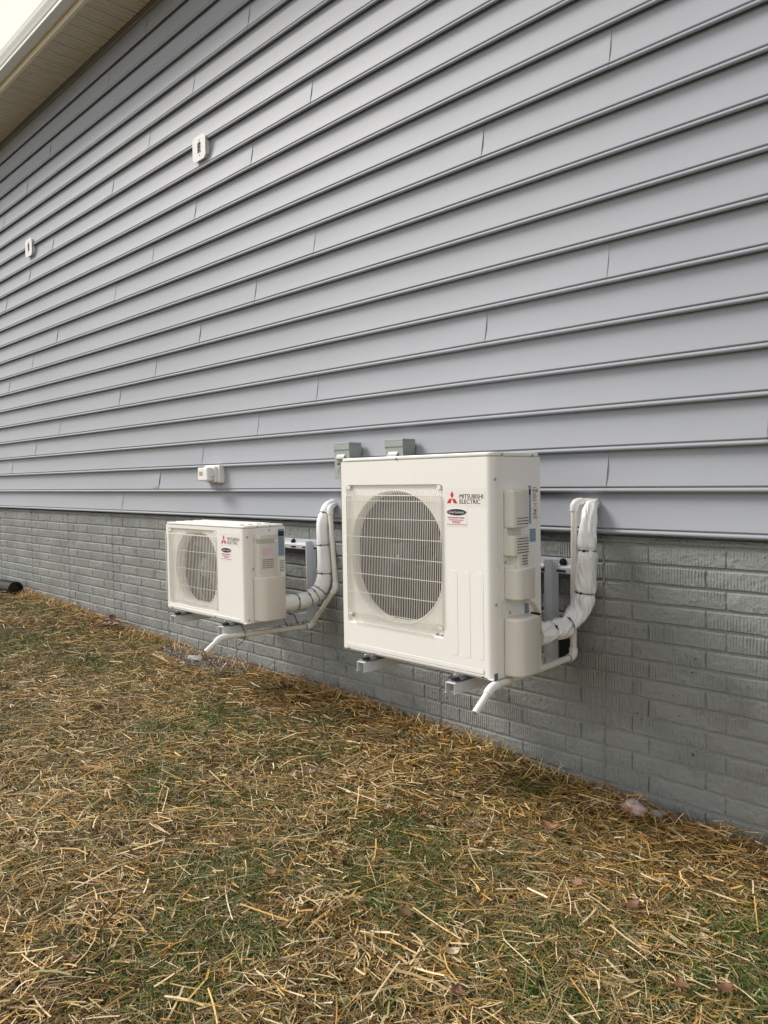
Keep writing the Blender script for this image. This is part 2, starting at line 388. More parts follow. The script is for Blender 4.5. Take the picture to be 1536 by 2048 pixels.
# foundation: poured wall with a moulded brick pattern, form joints every 0.9 m
FY = 0.028
found = MB().box(HX0, HX1, FY, 0.25, -2.2, Z0 - 0.012).build('foundation_wall', 'mortar', house, True)
cell_x = [-1.602 - 0.8955 * q for q in range(-4, 10)]
def brick_mesh(wd, hh, seed):
    r = random.Random(seed); nx, nz = 6, 3
    v = []; f = []
    g = 0.006; gx = 0.002; dep = 0.0075
    def col_(x, z, y): v.append((x, y, z)); return len(v) - 1
    top = []
    for j in range(nz):
        row = []
        for i in range(nx):
            ex = i in (0, nx - 1); ez = j in (0, nz - 1)
            x = gx + 0.003 + (wd - 2 * gx - 0.006) * i / (nx - 1) + (r.uniform(-0.003, 0.003) if not ex else r.uniform(-0.0015, 0.0015))
            z = g + 0.003 + (hh - 2 * g - 0.006) * j / (nz - 1) + r.uniform(-0.0018, 0.0018)
            row.append(col_(x, z, -dep + r.uniform(-0.0004, 0.0008) + (0.0010 if (ex or ez) else 0)))
        top.append(row)
    for j in range(nz - 1):
        for i in range(nx - 1): f.append((top[j][i], top[j][i + 1], top[j + 1][i + 1], top[j + 1][i]))
    ringi = [top[0][i] for i in range(nx)] + [top[j][nx - 1] for j in range(1, nz)] + [top[nz - 1][i] for i in range(nx - 2, -1, -1)] + [top[j][0] for j in range(nz - 2, 0, -1)]
    base = []
    cx, cz = wd / 2, hh / 2
    for q in ringi:
        x, _, z = v[q]
        base.append(col_(x + (0.0045 if x > wd - 0.012 else -0.0045 if x < 0.012 else 0), z + (0.006 if z > hh * 0.7 else -0.0045 if z < hh * 0.3 else 0), (-0.0042 if (x > wd - 0.012 or x < 0.012) and hh * 0.3 < z < hh * 0.7 else 0.001)))
    n = len(ringi)
    for i in range(n): f.append((ringi[i], base[i], base[(i + 1) % n], ringi[(i + 1) % n]))
    return v, f
BH = 0.0757; proto = {}
def brick_at(x0, x1, z0, z1, joined=None):
    wd = round((x1 - x0) / 0.02) * 0.02; key = (wd, round(z1 - z0, 3), random.randrange(5))
    if joined is not None:
        v, f = brick_mesh(x1 - x0, z1 - z0, random.randrange(1000)); joined.add([(p[0] + x0, p[1] + FY, p[2] + z0) for p in v], f); return
    if key not in proto:
        v, f = brick_mesh(wd, z1 - z0, hash(key) % 997); mb = MB(); mb.v = v; mb.f = f
        o = mb.build('brick', 'brick', found, smooth=True); o.matrix_parent_inverse = Matrix(); proto[key] = o; o.location = (x0, FY, z0); o.scale.x = (x1 - x0) / wd
    else: shared(proto[key], found, (x0, FY, z0), scale=((x1 - x0) / wd, 1, 1))
spots = []
for ci in range(len(cell_x) - 1):
    xr, xl = cell_x[ci], cell_x[ci + 1]
    for row in range(-1, 15):
        z1 = -0.273 - BH * (row); z0 = z1 - BH
        if row == -1: z1 = Z0 - 0.012
        offs = (0.122, 0.417, 0.712) if row % 2 else (0.192, 0.490, 0.788)
        ed = [xl + 0.001] + [xl + o for o in offs] + [xr - 0.001]
        for a, b in zip(ed[:-1], ed[1:]):
            xm = (a + b) / 2
            if z1 < float(gz(xm, 0)) - 0.06: continue
            spots.append((math.hypot(xm, 2.8), a, b, z0, z1, xm))
vis = [s for s in spots if -9.0 < s[5] < -0.75]; rest = [s for s in spots if not (-9.0 < s[5] < -0.75)]
vis.sort(); far = MB()
for i, s in enumerate(vis):
    brick_at(s[1], s[2], s[3], s[4], None if i < 300 else far)
for s in rest: brick_at(s[1], s[2], s[3], s[4], far)
fb = far.build('distant_bricks', 'brick', found, smooth=True); fb.matrix_parent_inverse = Matrix(); tag(fb, kind='stuff')
for xj in cell_x[2:]:                              # rough vertical ridge left by the forms
    if xj < -9.2: continue
    mb = MB(); zz = -0.25
    path = []
    while zz > -1.45: path.append((xj + random.uniform(-0.0015, 0.0015), FY - 0.0035 + random.uniform(-0.002, 0.002), zz)); zz -= 0.02
    mb.tube(path, lambda t: 0.0030 + 0.0016 * mnoise.noise(Vector((xj * 9, t * 60, 0))), 6)
    o = mb.build('form_joint', 'mortar', found, smooth=True); o.matrix_parent_inverse = Matrix()

# ------------------------------------------------------------------ heat pumps
K = 0.9472
BIG = dict(W=.8692, D=.3195, H=.8783, loc=(-2.5236, -.5826, -.7376))
SML = dict(W=.8627, D=.2731, H=.5426, loc=(-4.1547, -.5387, -.7406))

def ray_poly(c, a, poly):
    dx, dz = math.cos(a), math.sin(a); best = 1e9
    for (x1, z1), (x2, z2) in zip(poly, poly[1:] + poly[:1]):
        ex, ez = x2 - x1, z2 - z1; den = dx * ez - dz * ex
        if abs(den) < 1e-12: continue
        t = ((x1 - c[0]) * ez - (z1 - c[1]) * ex) / den; s = ((x1 - c[0]) * dz - (z1 - c[1]) * dx) / den
        if t > 0 and -1e-6 <= s <= 1 + 1e-6: best = min(best, t)
    return (c[0] + dx * best, c[1] + dz * best)
def hole_radius(a, c, Rc, rec, inset=.009):
    x0, x1, z0, z1 = rec
    p = ray_poly(c, a, [(x0 + inset, z0 + inset), (x1 - inset, z0 + inset), (x1 - inset, z1 - inset), (x0 + inset, z1 - inset)])
    q = math.hypot(p[0] - c[0], p[1] - c[1])
    return -math.log(math.exp(-Rc * 90) + math.exp(-q * 90)) / 90 if abs(q - Rc) < .15 else min(Rc, q)
def front_panel(root, W, H, Hl, rec, rr, c, Rc, depth, cr=0.03):
    outer = [(0, 0), (W - cr, 0), (W - cr, Hl), (0, Hl)]
    x0, x1, z0, z1 = rec
    rim = rrect(x0, x1, z0, z1, rr); flo = rrect(x0 + .006, x1 - .006, z0 + .006, z1 - .006, rr - .004)
    ang = sorted(set([2 * math.pi * i / 120 for i in range(120)] + [math.atan2(p[1] - c[1], p[0] - c[0]) % (2 * math.pi) for p in outer + rim + flo]))
    n = len(ang); v = []; f = []
    for kind in range(5):
        for a in ang:
            if kind == 0: q = hole_radius(a, c, Rc, rec); p = (c[0] + q * math.cos(a), c[1] + q * math.sin(a)); y = depth
            elif kind == 1: p = ray_poly(c, a, flo); y = depth
            elif kind == 2: p = ray_poly(c, a, rim); y = 0.0
            elif kind == 3: p = ray_poly(c, a, outer); y = 0.0
            else: p = ray_poly(c, a, outer); y = 0.02
            v.append((p[0], y, p[1]))
    for k in range(4):
        for i in range(n): j = (i + 1) % n; f.append((k * n + i, (k + 1) * n + i, (k + 1) * n + j, k * n + j))
    mb = MB(); mb.v = v; mb.f = f
    return mb.build('front_panel', 'unit', root, smooth=True)
def screw(root, x, y, z, axis):
    mb = MB(); prof = [(0.0, -0.004), (0.0035, -0.0036), (0.0058, -0.002), (0.0062, 0.0)]
    if axis == 'x': prof = [(r, -a) for r, a in prof]
    mb.lathe(prof, (x, y, z), axis, 10)
    return mb.build('screw', 'screw', root, smooth=True)
def cover(name, root, xs_, y0, y1, d, z0, z1, rnd, material='unit_plastic', bevel=0.007, lean=0.0, ry=None):
    """plastic cover on the side panel: front flank rounds into a face d out from the panel"""
    prof = [(0, y0)]
    ry = ry or rnd
    for k in range(9):
        a = R(90 * k / 8); prof.append((d - rnd + rnd * math.sin(a), y0 + lean + ry - ry * math.cos(a)))
    prof += [(d, y1 - 0.008), (d - 0.008, y1), (0, y1)]
    mb = MB(); mb.prism([(xs_ + p[0], p[1]) for p in prof], z0, z1, 'z')
    return mb.build(name, material, root, bevel=bevel, seg=3, angle=50)
def flat_rect(mb, x, y0, y1, z0, z1): mb.add([(x, y0, z0), (x, y1, z0), (x, y1, z1), (x, y0, z1)], [(0, 1, 2, 3)])
def label_x(root, name, x, y0, y1, z0, z1, material, lines, ink, seed=0, x_extra=0.0):
    r = random.Random(seed)
    o = MB().box(x, x + 0.0006, y0, y1, z0, z1).build(name, material, root)
    mb = MB(); H_ = z1 - z0
    for k in range(lines):
        zc = z1 - H_ * (k + 0.75) / (lines + 0.5); a = y0 + 0.06 * (y1 - y0)
        while a < y1 - 0.12 * (y1 - y0):
            wd = r.uniform(0.08, 0.3) * (y1 - y0); b = min(a + wd, y1 - 0.06 * (y1 - y0))
            flat_rect(mb, x + 0.0010, a, b, zc, zc + H_ * 0.38 / lines); a = b + 0.05 * (y1 - y0)
    mb.build('print', ink, o).matrix_parent_inverse = Matrix()
    return o
def fan_and_shroud(root, c, Rc, depth, D, blade_mat, rec, sd=.040, sw=.016):
    prof = [(0, depth), (-.002, depth - .0025), (-.006, depth - .002), (-.010, depth + .004), (-sw * .8, depth + .014), (-sw, depth + .028), (-sw, depth + sd)]
    n = 120; mb = MB()
    for dr, yy in prof:
        for j in range(n):
            a = 2 * math.pi * j / n; q = hole_radius(a, c, Rc, rec) + dr; mb.v.append((c[0] + q * math.cos(a), yy, c[1] + q * math.sin(a)))
    for i in range(len(prof) - 1):
        for j in range(n): mb.f.append((i * n + j, (i + 1) * n + j, (i + 1) * n + (j + 1) % n, i * n + (j + 1) % n))
    mb.build('fan_shroud', 'unit', root, smooth=True, fix=True)
    yf = depth + sd + .002; Rf = min(Rc, .283) - sw - .010
    fan = MB().lathe([(0.0, yf - .012), (.03, yf - .010), (.055, yf), (.062, yf + .02), (.062, yf + .07)], (c[0], 0, c[1]), 'y', 40).build('fan', blade_mat, root, smooth=True)
    MB().lathe([(0, yf - .028), (.009, yf - .027), (.010, yf - .012)], (c[0], 0, c[1]), 'y', 12).build('hub_nut', 'screw', fan, smooth=True).matrix_parent_inverse = Matrix()
    n, m = 9, 10
    for b in range(3):
        v = []; f = []
        for i in range(n):
            r = .055 + (Rf - .055) * i / (n - 1); q = i / (n - 1)
            a0 = R(120 * b + 20 + 30 * q); span = R(62 + 34 * q)
            for j in range(m):
                t = j / (m - 1); a = a0 + span * t
                y = yf + .008 + .055 * (1 - t) ** 1.1 * (0.55 + .45 * q) + .006 * math.sin(t * math.pi)
                rr_ = r - (0.03 * (t - 0.55) ** 2 * 3 * q)
                v.append((c[0] + rr_ * math.cos(a), y, c[1] + rr_ * math.sin(a)))
        for i in range(n - 1):
            for j in range(m - 1): f.append((i * m + j, i * m + j + 1, (i + 1) * m + j + 1, (i + 1) * m + j))
        mb = MB(); mb.v = v; mb.f = f; o = mb.build('blade', blade_mat, fan, smooth=True); o.matrix_parent_inverse = Matrix()
        s = o.modifiers.new('t', 'SOLIDIFY'); s.thickness = .003
    return fan
def sticker_front(root, x0, x1, z0, z1, y=0.0):
    o = MB().box(x0, x1, y - .0007, y - .0001, z0, z1).build('dealer_sticker', 'sticker', root)
    w, h = x1 - x0, z1 - z0; yy = y - .0010; cx = (x0 + x1) / 2
    def oval(sx, sz, cz, yq, m, nm):
        mb = MB(); mb.v = [(cx + sx * math.cos(2 * math.pi * i / 36), yq, cz + sz * math.sin(2 * math.pi * i / 36)) for i in range(36)]; mb.f = [tuple(range(36))]
        mb.build(nm, m, o).matrix_parent_inverse = Matrix()
    cz = z1 - h * .22
    mb = MB(); n = 36                              # red left half and blue right half of the rim
    for side, m in ((1, 'pvc_blue'), (-1, 'ink_red')):
        mb = MB(); pts = [(cx + side * w * .48 * math.cos(a), yy, cz + h * .18 * math.sin(a)) for a in [math.pi * (i / 18 - .5) for i in range(19)]]
        mb.v = pts; mb.f = [tuple(range(19))]; mb.build('oval_rim', m, o).matrix_parent_inverse = Matrix()
    oval(w * .45, h * .165, cz, yy - .0003, 'ink', 'oval')
    mb = MB(); add_text(mb, 'Small Solutions', (cx - w * .38, yy - .0006, cz - h * .055), (1, 0, 0), w * .76, h * .13, shear=.35, bold=.0)
    mb.build('lettering', 'sticker', o).matrix_parent_inverse = Matrix()
    mb = MB(); r = random.Random(3)
    for k, (zf, a, b, t) in enumerate(((.50, .07, .93, .055), (.63, .13, .87, .038), (.72, .28, .70, .03), (.78, .30, .68, .03), (.88, .03, .97, .028))):
        xx = x0 + w * a
        while xx < x0 + w * b - .004:
            e = min(xx + w * r.uniform(.04, .12), x0 + w * b)
            mb.add([(xx, yy, z1 - h * (zf + t)), (e, yy, z1 - h * (zf + t)), (e, yy, z1 - h * (zf - t * .3)), (xx, yy, z1 - h * (zf - t * .3))], [(0, 1, 2, 3)]); xx = e + w * .02
    mb.build('print', 'ink_red', o).matrix_parent_inverse = Matrix()
def logo(root, x0, z0, sc=1.0):
    """three rhombi and two lines of lettering; x0,z0 = lower left of the emblem"""
    w = .056 * sc; h = .0505 * sc; y = -.0006
    bk = MB().box(x0 - .006, x0 + .196 * sc, -.0004, -.0001, z0 - .012, z0 + h + .012).build('name_badge', 'sticker_cream', root)
    a = w / 4; s3 = h / 2
    cx, cz = x0 + w / 2, z0 + h * .36
    mb = MB()
    for ang in (90, 210, 330):
        d = Vector((math.cos(R(ang)), math.sin(R(ang)))); e = Vector((-d.y, d.x))
        L = h * .62; B = L * .29
        if ang == 90: pts = [(0, 0.0), (B, L / 2), (0, L), (-B, L / 2)]
        else:
            sg = -1 if ang == 210 else 1; hz = h * .36
            pts = [(0, 0), (sg * w * .27, 0), (sg * w * .5, -hz), (sg * w * .155, -hz)]
        mb.add([(cx + p[0], y, cz + p[1]) for p in pts], [(0, 1, 2, 3)])
    mb.build('emblem', 'red', bk).matrix_parent_inverse = Matrix()
    mb = MB(); tx = x0 + .0665 * sc
    add_text(mb, 'MITSUBISHI', (tx, y, z0 + .0195 * sc), (1, 0, 0), .117 * sc, .0175 * sc, bold=.0)
    add_text(mb, 'MITSUBISHI', (tx + .0009, y - .0002, z0 + .0195 * sc), (1, 0, 0), .117 * sc, .0175 * sc)
    add_text(mb, 'ELECTRIC', (tx + .0009, y - .0002, z0 - .001 * sc), (1, 0, 0), .103 * sc, .0175 * sc)
    add_text(mb, 'ELECTRIC', (tx, y, z0 - .001 * sc), (1, 0, 0), .103 * sc, .0175 * sc, bold=.0)
    mb.build('lettering', 'ink', bk).matrix_parent_inverse = Matrix()
def grille(root, x0, x1, zt, zb_long, zb_short, hz, n, nshort, rec_top, y=-.012, wr=.00125):
    g = MB()
    for z in hz: g.tube([(x0 - .004, y + .0035, z), (x1 + .004, y + .0035, z)], .0017, 6)
    for xx in (x0 + .012, x1 - .012):
        g.box(xx - .009, xx + .009, y + .004, .010, rec_top - .020, rec_top - .004)
        g.box(xx - .009, xx + .009, y + .004, .010, zb_short - .016, zb_short - .004)
    rim = rrect(x0 - .004, x1 + .004, zb_short - .002, zt - .012, .012, 4); rim = [(p[0], y + .0045, p[1]) for p in rim + rim[:1]]
    g.tube(rim, .0024, 6)
    gr = g.build('fan_grille', 'wire', root, smooth=True)
    def wire(zb):
        mb = MB(); mb.tube([(0, .009, zb - .002), (0, y + .002, zb), (0, y, zb + .006), (0, y, zt - .022), (0, y + .002, zt - .012), (0, y + .007, zt + .004), (0, .011, zt + .018)], wr, 5)
        return mb.build('grille_wire', 'wire', gr, smooth=True)
    lw, sw = wire(zb_long), wire(zb_short); first = {0: True, 1: True}
    for i in range(n):
        xx = x0 + (x1 - x0) * i / (n - 1); s = 1 if (i < nshort[0] or i >= n - nshort[1]) else 0
        src = sw if s else lw
        if first[s]: src.location = (xx, 0, 0); first[s] = False
        else: shared(src, gr, (xx, 0, 0))
    return gr
def casing(root, W, D, H, Hl, c, Rc, cr=.03, seam=.026):
    mb = MB(); t = .002
    mb.box(0, t, 0, D, 0, Hl)                                             # left side
    mb.box(0, W - .004, .0, D, -.001, .004)                               # bottom tray
    pts = [(W - cr + cr * math.sin(R(a)), cr - cr * math.cos(R(a))) for a in range(0, 91, 9)]
    inn = [(W - cr + (cr - t) * math.sin(R(a)), cr - (cr - t) * math.cos(R(a))) for a in range(90, -1, -9)]
    mb.prism(pts + [(W, cr + .002), (W - t, cr + .002)] + inn, 0, Hl, 'z')
    o = mb.build('casing', 'unit', root, smooth=True)
    side = MB().box(W - .0035, W - .0012, cr - .002, D, .004, Hl).build('side_panel', 'unit', root)
    MB().box(W - .0015, W + .0012, cr + .010, cr + .0155, .004, Hl - .002).build('side_flange', 'unit', side, bevel=.001).matrix_parent_inverse = Matrix()
    back = MB().box(0.01, W - .006, D - .022, D - .004, .01, Hl - .004).build('heat_exchanger', 'fin', root)
    MB().box(.004, .024, .03, D - .024, .01, Hl - .004).build('side_coil', 'fin', root)
    MB().box(c[0] + Rc + .01, c[0] + Rc + .013, .04, D - .03, .01, Hl - .01).build('dark_partition', 'fin', root)  # unseen dark wall, added to keep the fan cavity dark
    return o
def foot(root, x, D):
    MB().prism([(x - .035, -.018), (x + .035, -.018), (x + .035, -.012), (x + .018, -.001), (x - .018, -.001), (x - .035, -.012)], -.035, D + .03, 'y').build('mounting_foot', 'steel_dark', root)

# ---- the tall unit
W, D, H = BIG['W'], BIG['D'], BIG['H']
big = empty('outdoor_heat_pump', BIG['loc'], K)
tag(big, 'tall cream heat pump outdoor unit with one large fan, nearest the camera', 'heat pump', 'heat pump outdoor units hung on the wall')
Hl = .861; c = (.332, .443); Rc = .297
front_panel(big, W, H, Hl, (.033, .620, .128, .757), .018, c, Rc, .014)
casing(big, W, D, H, Hl, c, Rc)
MB().prism(rrect(-.002, W + .002, -.002, D + .002, .028, 6), Hl + .001, H, 'z').build('top_cover', 'unit', big, bevel=.006, seg=3, angle=50)
fan_and_shroud(big, c, Rc, .014, D, 'fan', (.033, .620, .128, .757))
grille(big, .040, .612, .722, .133, .182, (.686, .608, .525, .4405, .3585, .274, .188), 58, (5, 6), .757, y=-.007)
for x0 in (.655, .719, .785):
    MB().prism(rrect(x0, x0 + .036, .069, .412, .012, 5), -.0008, .001, 'y').build('embossed_rib', 'unit', big, bevel=.0006, seg=2, angle=50)
MB().prism(rrect(.013, .822, .0165, .036, .008, 4), -.003, .001, 'y').build('embossed_strip', 'unit', big, bevel=.002, seg=2, angle=50)
MB().prism(rrect(.010, .826, .0095, .0135, .0015, 2), -.0016, .001, 'y').build('lower_lip', 'unit', big)
logo(big, .641, .680); sticker_front(big, .639, .744, .588, .661)
for x, y, z, a in ((.36, -.0018, .868, 'y'), (.036, .0, .008, 'y'), (.20, 0, .006, 'y'), (.815, 0, .008, 'y'), (.598, .009, .140, 'y'), (.572, .009, .142, 'y'), (.058, .009, .160, 'y'), (.052, .009, .748, 'y')): screw(big, x, y, z, a)
for y, z in ((.059, .869), (.261, .867)): screw(big, W + .002, y, z, 'x')
for z in (.774, .292): screw(big, W - .0006, .018, z, 'x')
# side covers
X = W - .0012
MB().prism(rrect(.055, .236, .295, .748, .015, 4), X, X + .003, 'x').build('cover_plate', 'unit', big, bevel=.0015, angle=50)
sc = cover('service_cover', big, X + .003, .064, .168, .050, .583, .733, .014, bevel=.009)
cover('service_cover_recess', sc, X + .003, .064, .168, .014, .552, .585, .006).matrix_parent_inverse = Matrix()
cover('service_cover_middle', sc, X + .003, .064, .168, .050, .478, .556, .014, bevel=.0025).matrix_parent_inverse = Matrix()
cover('service_cover_notch', sc, X + .003, .094, .162, .0495, .428, .4785, .010, bevel=.001).matrix_parent_inverse = Matrix()
cover('service_cover_ledge', sc, X + .003, .068, .15, .040, .428, .443, .02, bevel=.004).matrix_parent_inverse = Matrix()
cover('service_cover_box', sc, X + .003, .066, .178, .072, .306, .430, .026, bevel=.008).matrix_parent_inverse = Matrix()
XS = X + .003 + .050
zs_ = [.622, .611, .600] + [.543 - .0108 * k for k in range(6)]
for z in zs_:
    mb = MB(); a = .087
    while a < .158: mb.box(XS - .002, XS + .0005, a, a + .010, z - .0017, z + .0017); a += .0125
    mb.build('louver_slot', 'opening_shade', sc).matrix_parent_inverse = Matrix()  # dark bars on the face, coloured as the shade in the slots
for k in range(4):
    z = .475 - .0108 * k; mb = MB(); a = .118
    while a < .150: mb.box(XS - .002, XS + .0005, a, a + .010, z - .0017, z + .0017); a += .0125
    mb.build('louver_slot', 'opening_shade', sc).matrix_parent_inverse = Matrix()
screw(big, X + .006, .072, .452, 'x')
cover('valve_cover', big, X, .062, .205, .078, .006, .236, .060, bevel=.012, ry=.040)
screw(big, X + .001, .105, .250, 'x'); screw(big, X + .001, .262, .06, 'x')
# labels on the side
l1 = label_x(big, 'rating_label', X, .208, .254, .592, .746, 'sticker_blue', 15, 'ink_blue', 1)
MB().box(X + .0007, X + .0011, .209, .252, .708, .731).build('black_band', 'ink', l1).matrix_parent_inverse = Matrix()
l2 = MB().box(X, X + .0004, .262, .302, .606, .746).build('refrigerant_label', 'unit', big)
mb = MB(); add_text(mb, 'R454B', (X + .0010, .264, .717), (0, 1, 0), .036, .015); add_text(mb, '4(2)', (X + .0010, .271, .666), (0, 1, 0), .024, .010)
add_text(mb, 'A2L', (X + .0010, .266, .611), (0, 1, 0), .032, .014)
for z in (.737, .711, .706, .701, .696, .690, .684, .632, .629):
    flat_rect(mb, X + .0010, .264, .264 + .036 * random.uniform(.6, 1), z, z + .0018)
mb.build('lettering', 'ink', l2).matrix_parent_inverse = Matrix()
def diamond(w0, w1, m, nm, zc=.648, yc=.282):
    mb = MB(); o_ = [(X + .001, yc, zc + w0), (X + .001, yc + w0 * .95, zc), (X + .001, yc, zc - w0), (X + .001, yc - w0 * .95, zc)]
    if w1: i_ = [(X + .001, yc, zc + w1), (X + .001, yc + w1 * .95, zc), (X + .001, yc, zc - w1), (X + .001, yc - w1 * .95, zc)]; mb.add(o_ + i_, [(k, (k + 1) % 4, 4 + (k + 1) % 4, 4 + k) for k in range(4)])
    mb.build(nm, m, l2).matrix_parent_inverse = Matrix()
diamond(.0185, .0155, 'red', 'warning_diamond')
mb = MB(); mb.add([(X + .0011, .282 + p[0], .643 + p[1]) for p in ((-.005, -.003), (.005, -.003), (.006, .001), (.003, .008), (.001, .004), (-.001, .010), (-.005, .003))], [tuple(range(7))]); mb.build('flame', 'ink', l2).matrix_parent_inverse = Matrix()
label_x(big, 'notice_label', X, .242, .285, .517, .571, 'sticker_blue', 5, 'ink_blue', 2)
label_x(big, 'wiring_label', X, .203, .233, .232, .288, 'sticker_blue', 6, 'ink_blue', 4)
for x in (.155 / K + .03, .665 / K): foot(big, x, D)

# ---- the small unit
W, D, H = SML['W'], SML['D'], SML['H']
small = empty('outdoor_heat_pump', SML['loc'], K)
tag(small, 'small low cream heat pump outdoor unit with pink-lettered side sticker, farther along the wall', 'heat pump', 'heat pump outdoor units hung on the wall')
Hl = .526; c = (.332, .270); Rc = .246
front_panel(small, W, H, Hl, (.032, .582, .036, .506), .010, c, Rc, .016)
casing(small, W, D, H, Hl, c, Rc)
tcov = MB().prism(rrect(-.002, W + .002, -.002, D + .002, .028, 6), Hl + .001, H - .003, 'z').build('top_cover', 'unit', small, bevel=.005, seg=3, angle=50)
for k in range(4):
    yy = .030 + k * .058
    MB().prism(rrect(.07, W - .09, yy, yy + .036, .012, 4), H - .004, H + .0025, 'z').build('embossed_rib', 'unit', tcov, bevel=.002, angle=50).matrix_parent_inverse = Matrix()
fan_and_shroud(small, c, Rc, .016, D, 'fan_grey', (.032, .582, .036, .506), .052, .018)
grille(small, .038, .576, .480, .052, .052, (.470, .3705, .2645, .157, .060), 34, (0, 0), .506, y=-.003, wr=.0019)
MB().prism(rrect(.012, .80, .012, .022, .004, 3), -.002, .001, 'y').build('embossed_strip', 'unit', small, bevel=.0015, angle=50)
logo(small, .629, .436, .98); sticker_front(small, .626, .732, .341, .415)
for x, y, z in ((.06, 0, .010), (.55, 0, .008), (.578, .008, .045)): screw(small, x, y, z, 'y')
X = W - .0012
for y, z in ((.085, .5335), (.170, .5335), (.165, .510)): screw(small, X + (.003 if z > .53 else .0), y, z, 'x')
for z in (.480, .022): screw(small, W - .0006, .018, z, 'x')
screw(small, X + .001, .050, .300, 'x')
MB().box(X - .001, X + .002, .046, .049, .05, .40).build('side_rib', 'unit', small, bevel=.001)
hd = cover('service_cover_hood', small, X, .058, .190, .052, .463, .490, .012, bevel=.004)
cover('service_cover_slot', hd, X, .058, .190, .020, .438, .465, .006).matrix_parent_inverse = Matrix()
cover('service_cover_face', hd, X, .058, .190, .046, .252, .440, .016, bevel=.003).matrix_parent_inverse = Matrix()
for k in range(7):
    z = .350 - .011 * k; mb = MB(); a = .084
    while a < .160: mb.box(X + .044, X + .0465, a, a + .007, z - .002, z + .002); a += .0095
    mb.build('louver_slot', 'opening_shade' if k < 5 else 'unit_plastic', hd).matrix_parent_inverse = Matrix()
label_x(small, 'warning_sticker', X + .0461, .082, .164, .365, .412, 'sticker', 8, 'ink_pink', 5)
cover('valve_cover', small, X, .050, .222, .076, .012, .255, .066, bevel=.008, ry=.046)
l1 = label_x(small, 'rating_label', X, .226, .269, .357, .512, 'sticker_blue', 13, 'ink_blue', 6)
MB().box(X + .0007, X + .0011, .227, .268, .472, .500).build('black_band', 'ink', l1).matrix_parent_inverse = Matrix()
label_x(small, 'refrigerant_label', X, .232, .269, .263, .335, 'unit', 7, 'ink', 7)
for x in (.185 / K, .685 / K): foot(small, x, D)

# ------------------------------------------------------------------ wall brackets
def bracket(name, label, arms, posts, rx0, rx1, rz0, rz1, yfront, ztop, zbot, bolts):
    b = empty(name, ((rx0 + rx1) / 2, 0, zbot))
    tag(b, label, 'bracket', 'wall brackets under the heat pumps')
    yr = 0.018
    rail = MB().prism([(yr, rz0), (yr - .006, rz0), (yr - .040, rz0 + .004), (yr - .044, rz0 + .008), (yr - .044, rz0 + .030), (yr - .038, rz0 + .036), (yr - .020, rz0 + .040), (yr - .018, rz1), (yr, rz1)], rx0, rx1, 'x').build('rail', 'bracket', b, True, smooth=True)
    xx = rx1 - .05
    while xx > rx0:
        MB().prism(rrect(xx - .045, xx, rz0 + .013, rz0 + .022, .004, 3), yr - .0455, yr - .040, 'y').build('rail_slot', 'opening_shade', rail); xx -= .105
    for bx in bolts:
        mb = MB().lathe([(0, -.016), (.008, -.016), (.009, -.006), (.017, -.005), (.018, 0)], (bx, yr - .019, rz1 - .017), 'y', 14).build('bolt', 'rubber', rail, smooth=True)
    for px in posts:
        p = MB().prism([(px - .034, -.020), (px - .034, -.027), (px - .004, -.027), (px - .004, -.066), (px + .004, -.066), (px + .006, -.027), (px + .034, -.027), (px + .034, -.020)], zbot, rz1 - .004, 'z').build('post', 'bracket', b, True)
        MB().lathe([(0, -.012), (.007, -.012), (.008, -.004), (.015, -.003), (.016, 0)], (px - .020, -.028, rz0 + .02), 'y', 14).build('bolt', 'rubber', p, smooth=True)
        for k in range(4): MB().prism(rrect(px - .022, px - .016, zbot + .05 + .022 * k, zbot + .058 + .022 * k, .003, 3), -.0275, -.024, 'y').build('post_hole', 'opening_shade', p)
    for ax in arms:
        w = .022; t = .003
        prof = [(ax - w - .006, zbot), (ax - w + t, zbot), (ax - w + t, ztop - t), (ax + w - t, ztop - t), (ax + w - t, zbot), (ax + w + .002, zbot), (ax + w + .002, zbot + .004), (ax + w, zbot + .006), (ax + w, ztop), (ax - w, ztop), (ax - w, zbot + t), (ax - w - .006, zbot + t)]
        a = MB().prism(prof, yfront, -.022, 'y').build('arm', 'bracket', b, True, bevel=.0008, seg=1)
        MB().box(ax - .024, ax + .022, yfront + .012, yfront + .055, ztop + .0005, ztop + .0045).build('washer_plate', 'zinc', a)
        MB().lathe([(.018, .0046), (.018, .017), (0, .017)], (ax, yfront + .034, ztop), 'z', 18).build('rubber_pad', 'rubber', a, smooth=True)
        MB().lathe([(.011, .0171), (.011, .026), (.005, .027), (.005, .033), (0, .033)], (ax, yfront + .034, ztop), 'z', 6).build('bolt', 'screw', a)
    return b
bb = bracket('wall_bracket', 'pale grey steel bracket holding up the tall heat pump unit', (-2.345, -1.855), (-2.36, -1.823), -2.47, -1.70, -.411, -.343, -.650, -.7585, -.800, (-1.777, -2.30))
MB().box(-1.868, -1.832, -.072, -.068, -.795, -.752).build('warning_tag', 'yellow', bb, True)
MB().box(-1.782, -1.757, -.03, .015, -.775, -.685).build('spacer_block', 'rubber', bb, True)
bs = bracket('wall_bracket', 'pale grey steel bracket holding up the small heat pump unit', (-3.97, -3.475), (-3.97, -3.425), -4.09, -3.31, -.402, -.340, -.612, -.7585, -.800, (-3.62, -3.325))

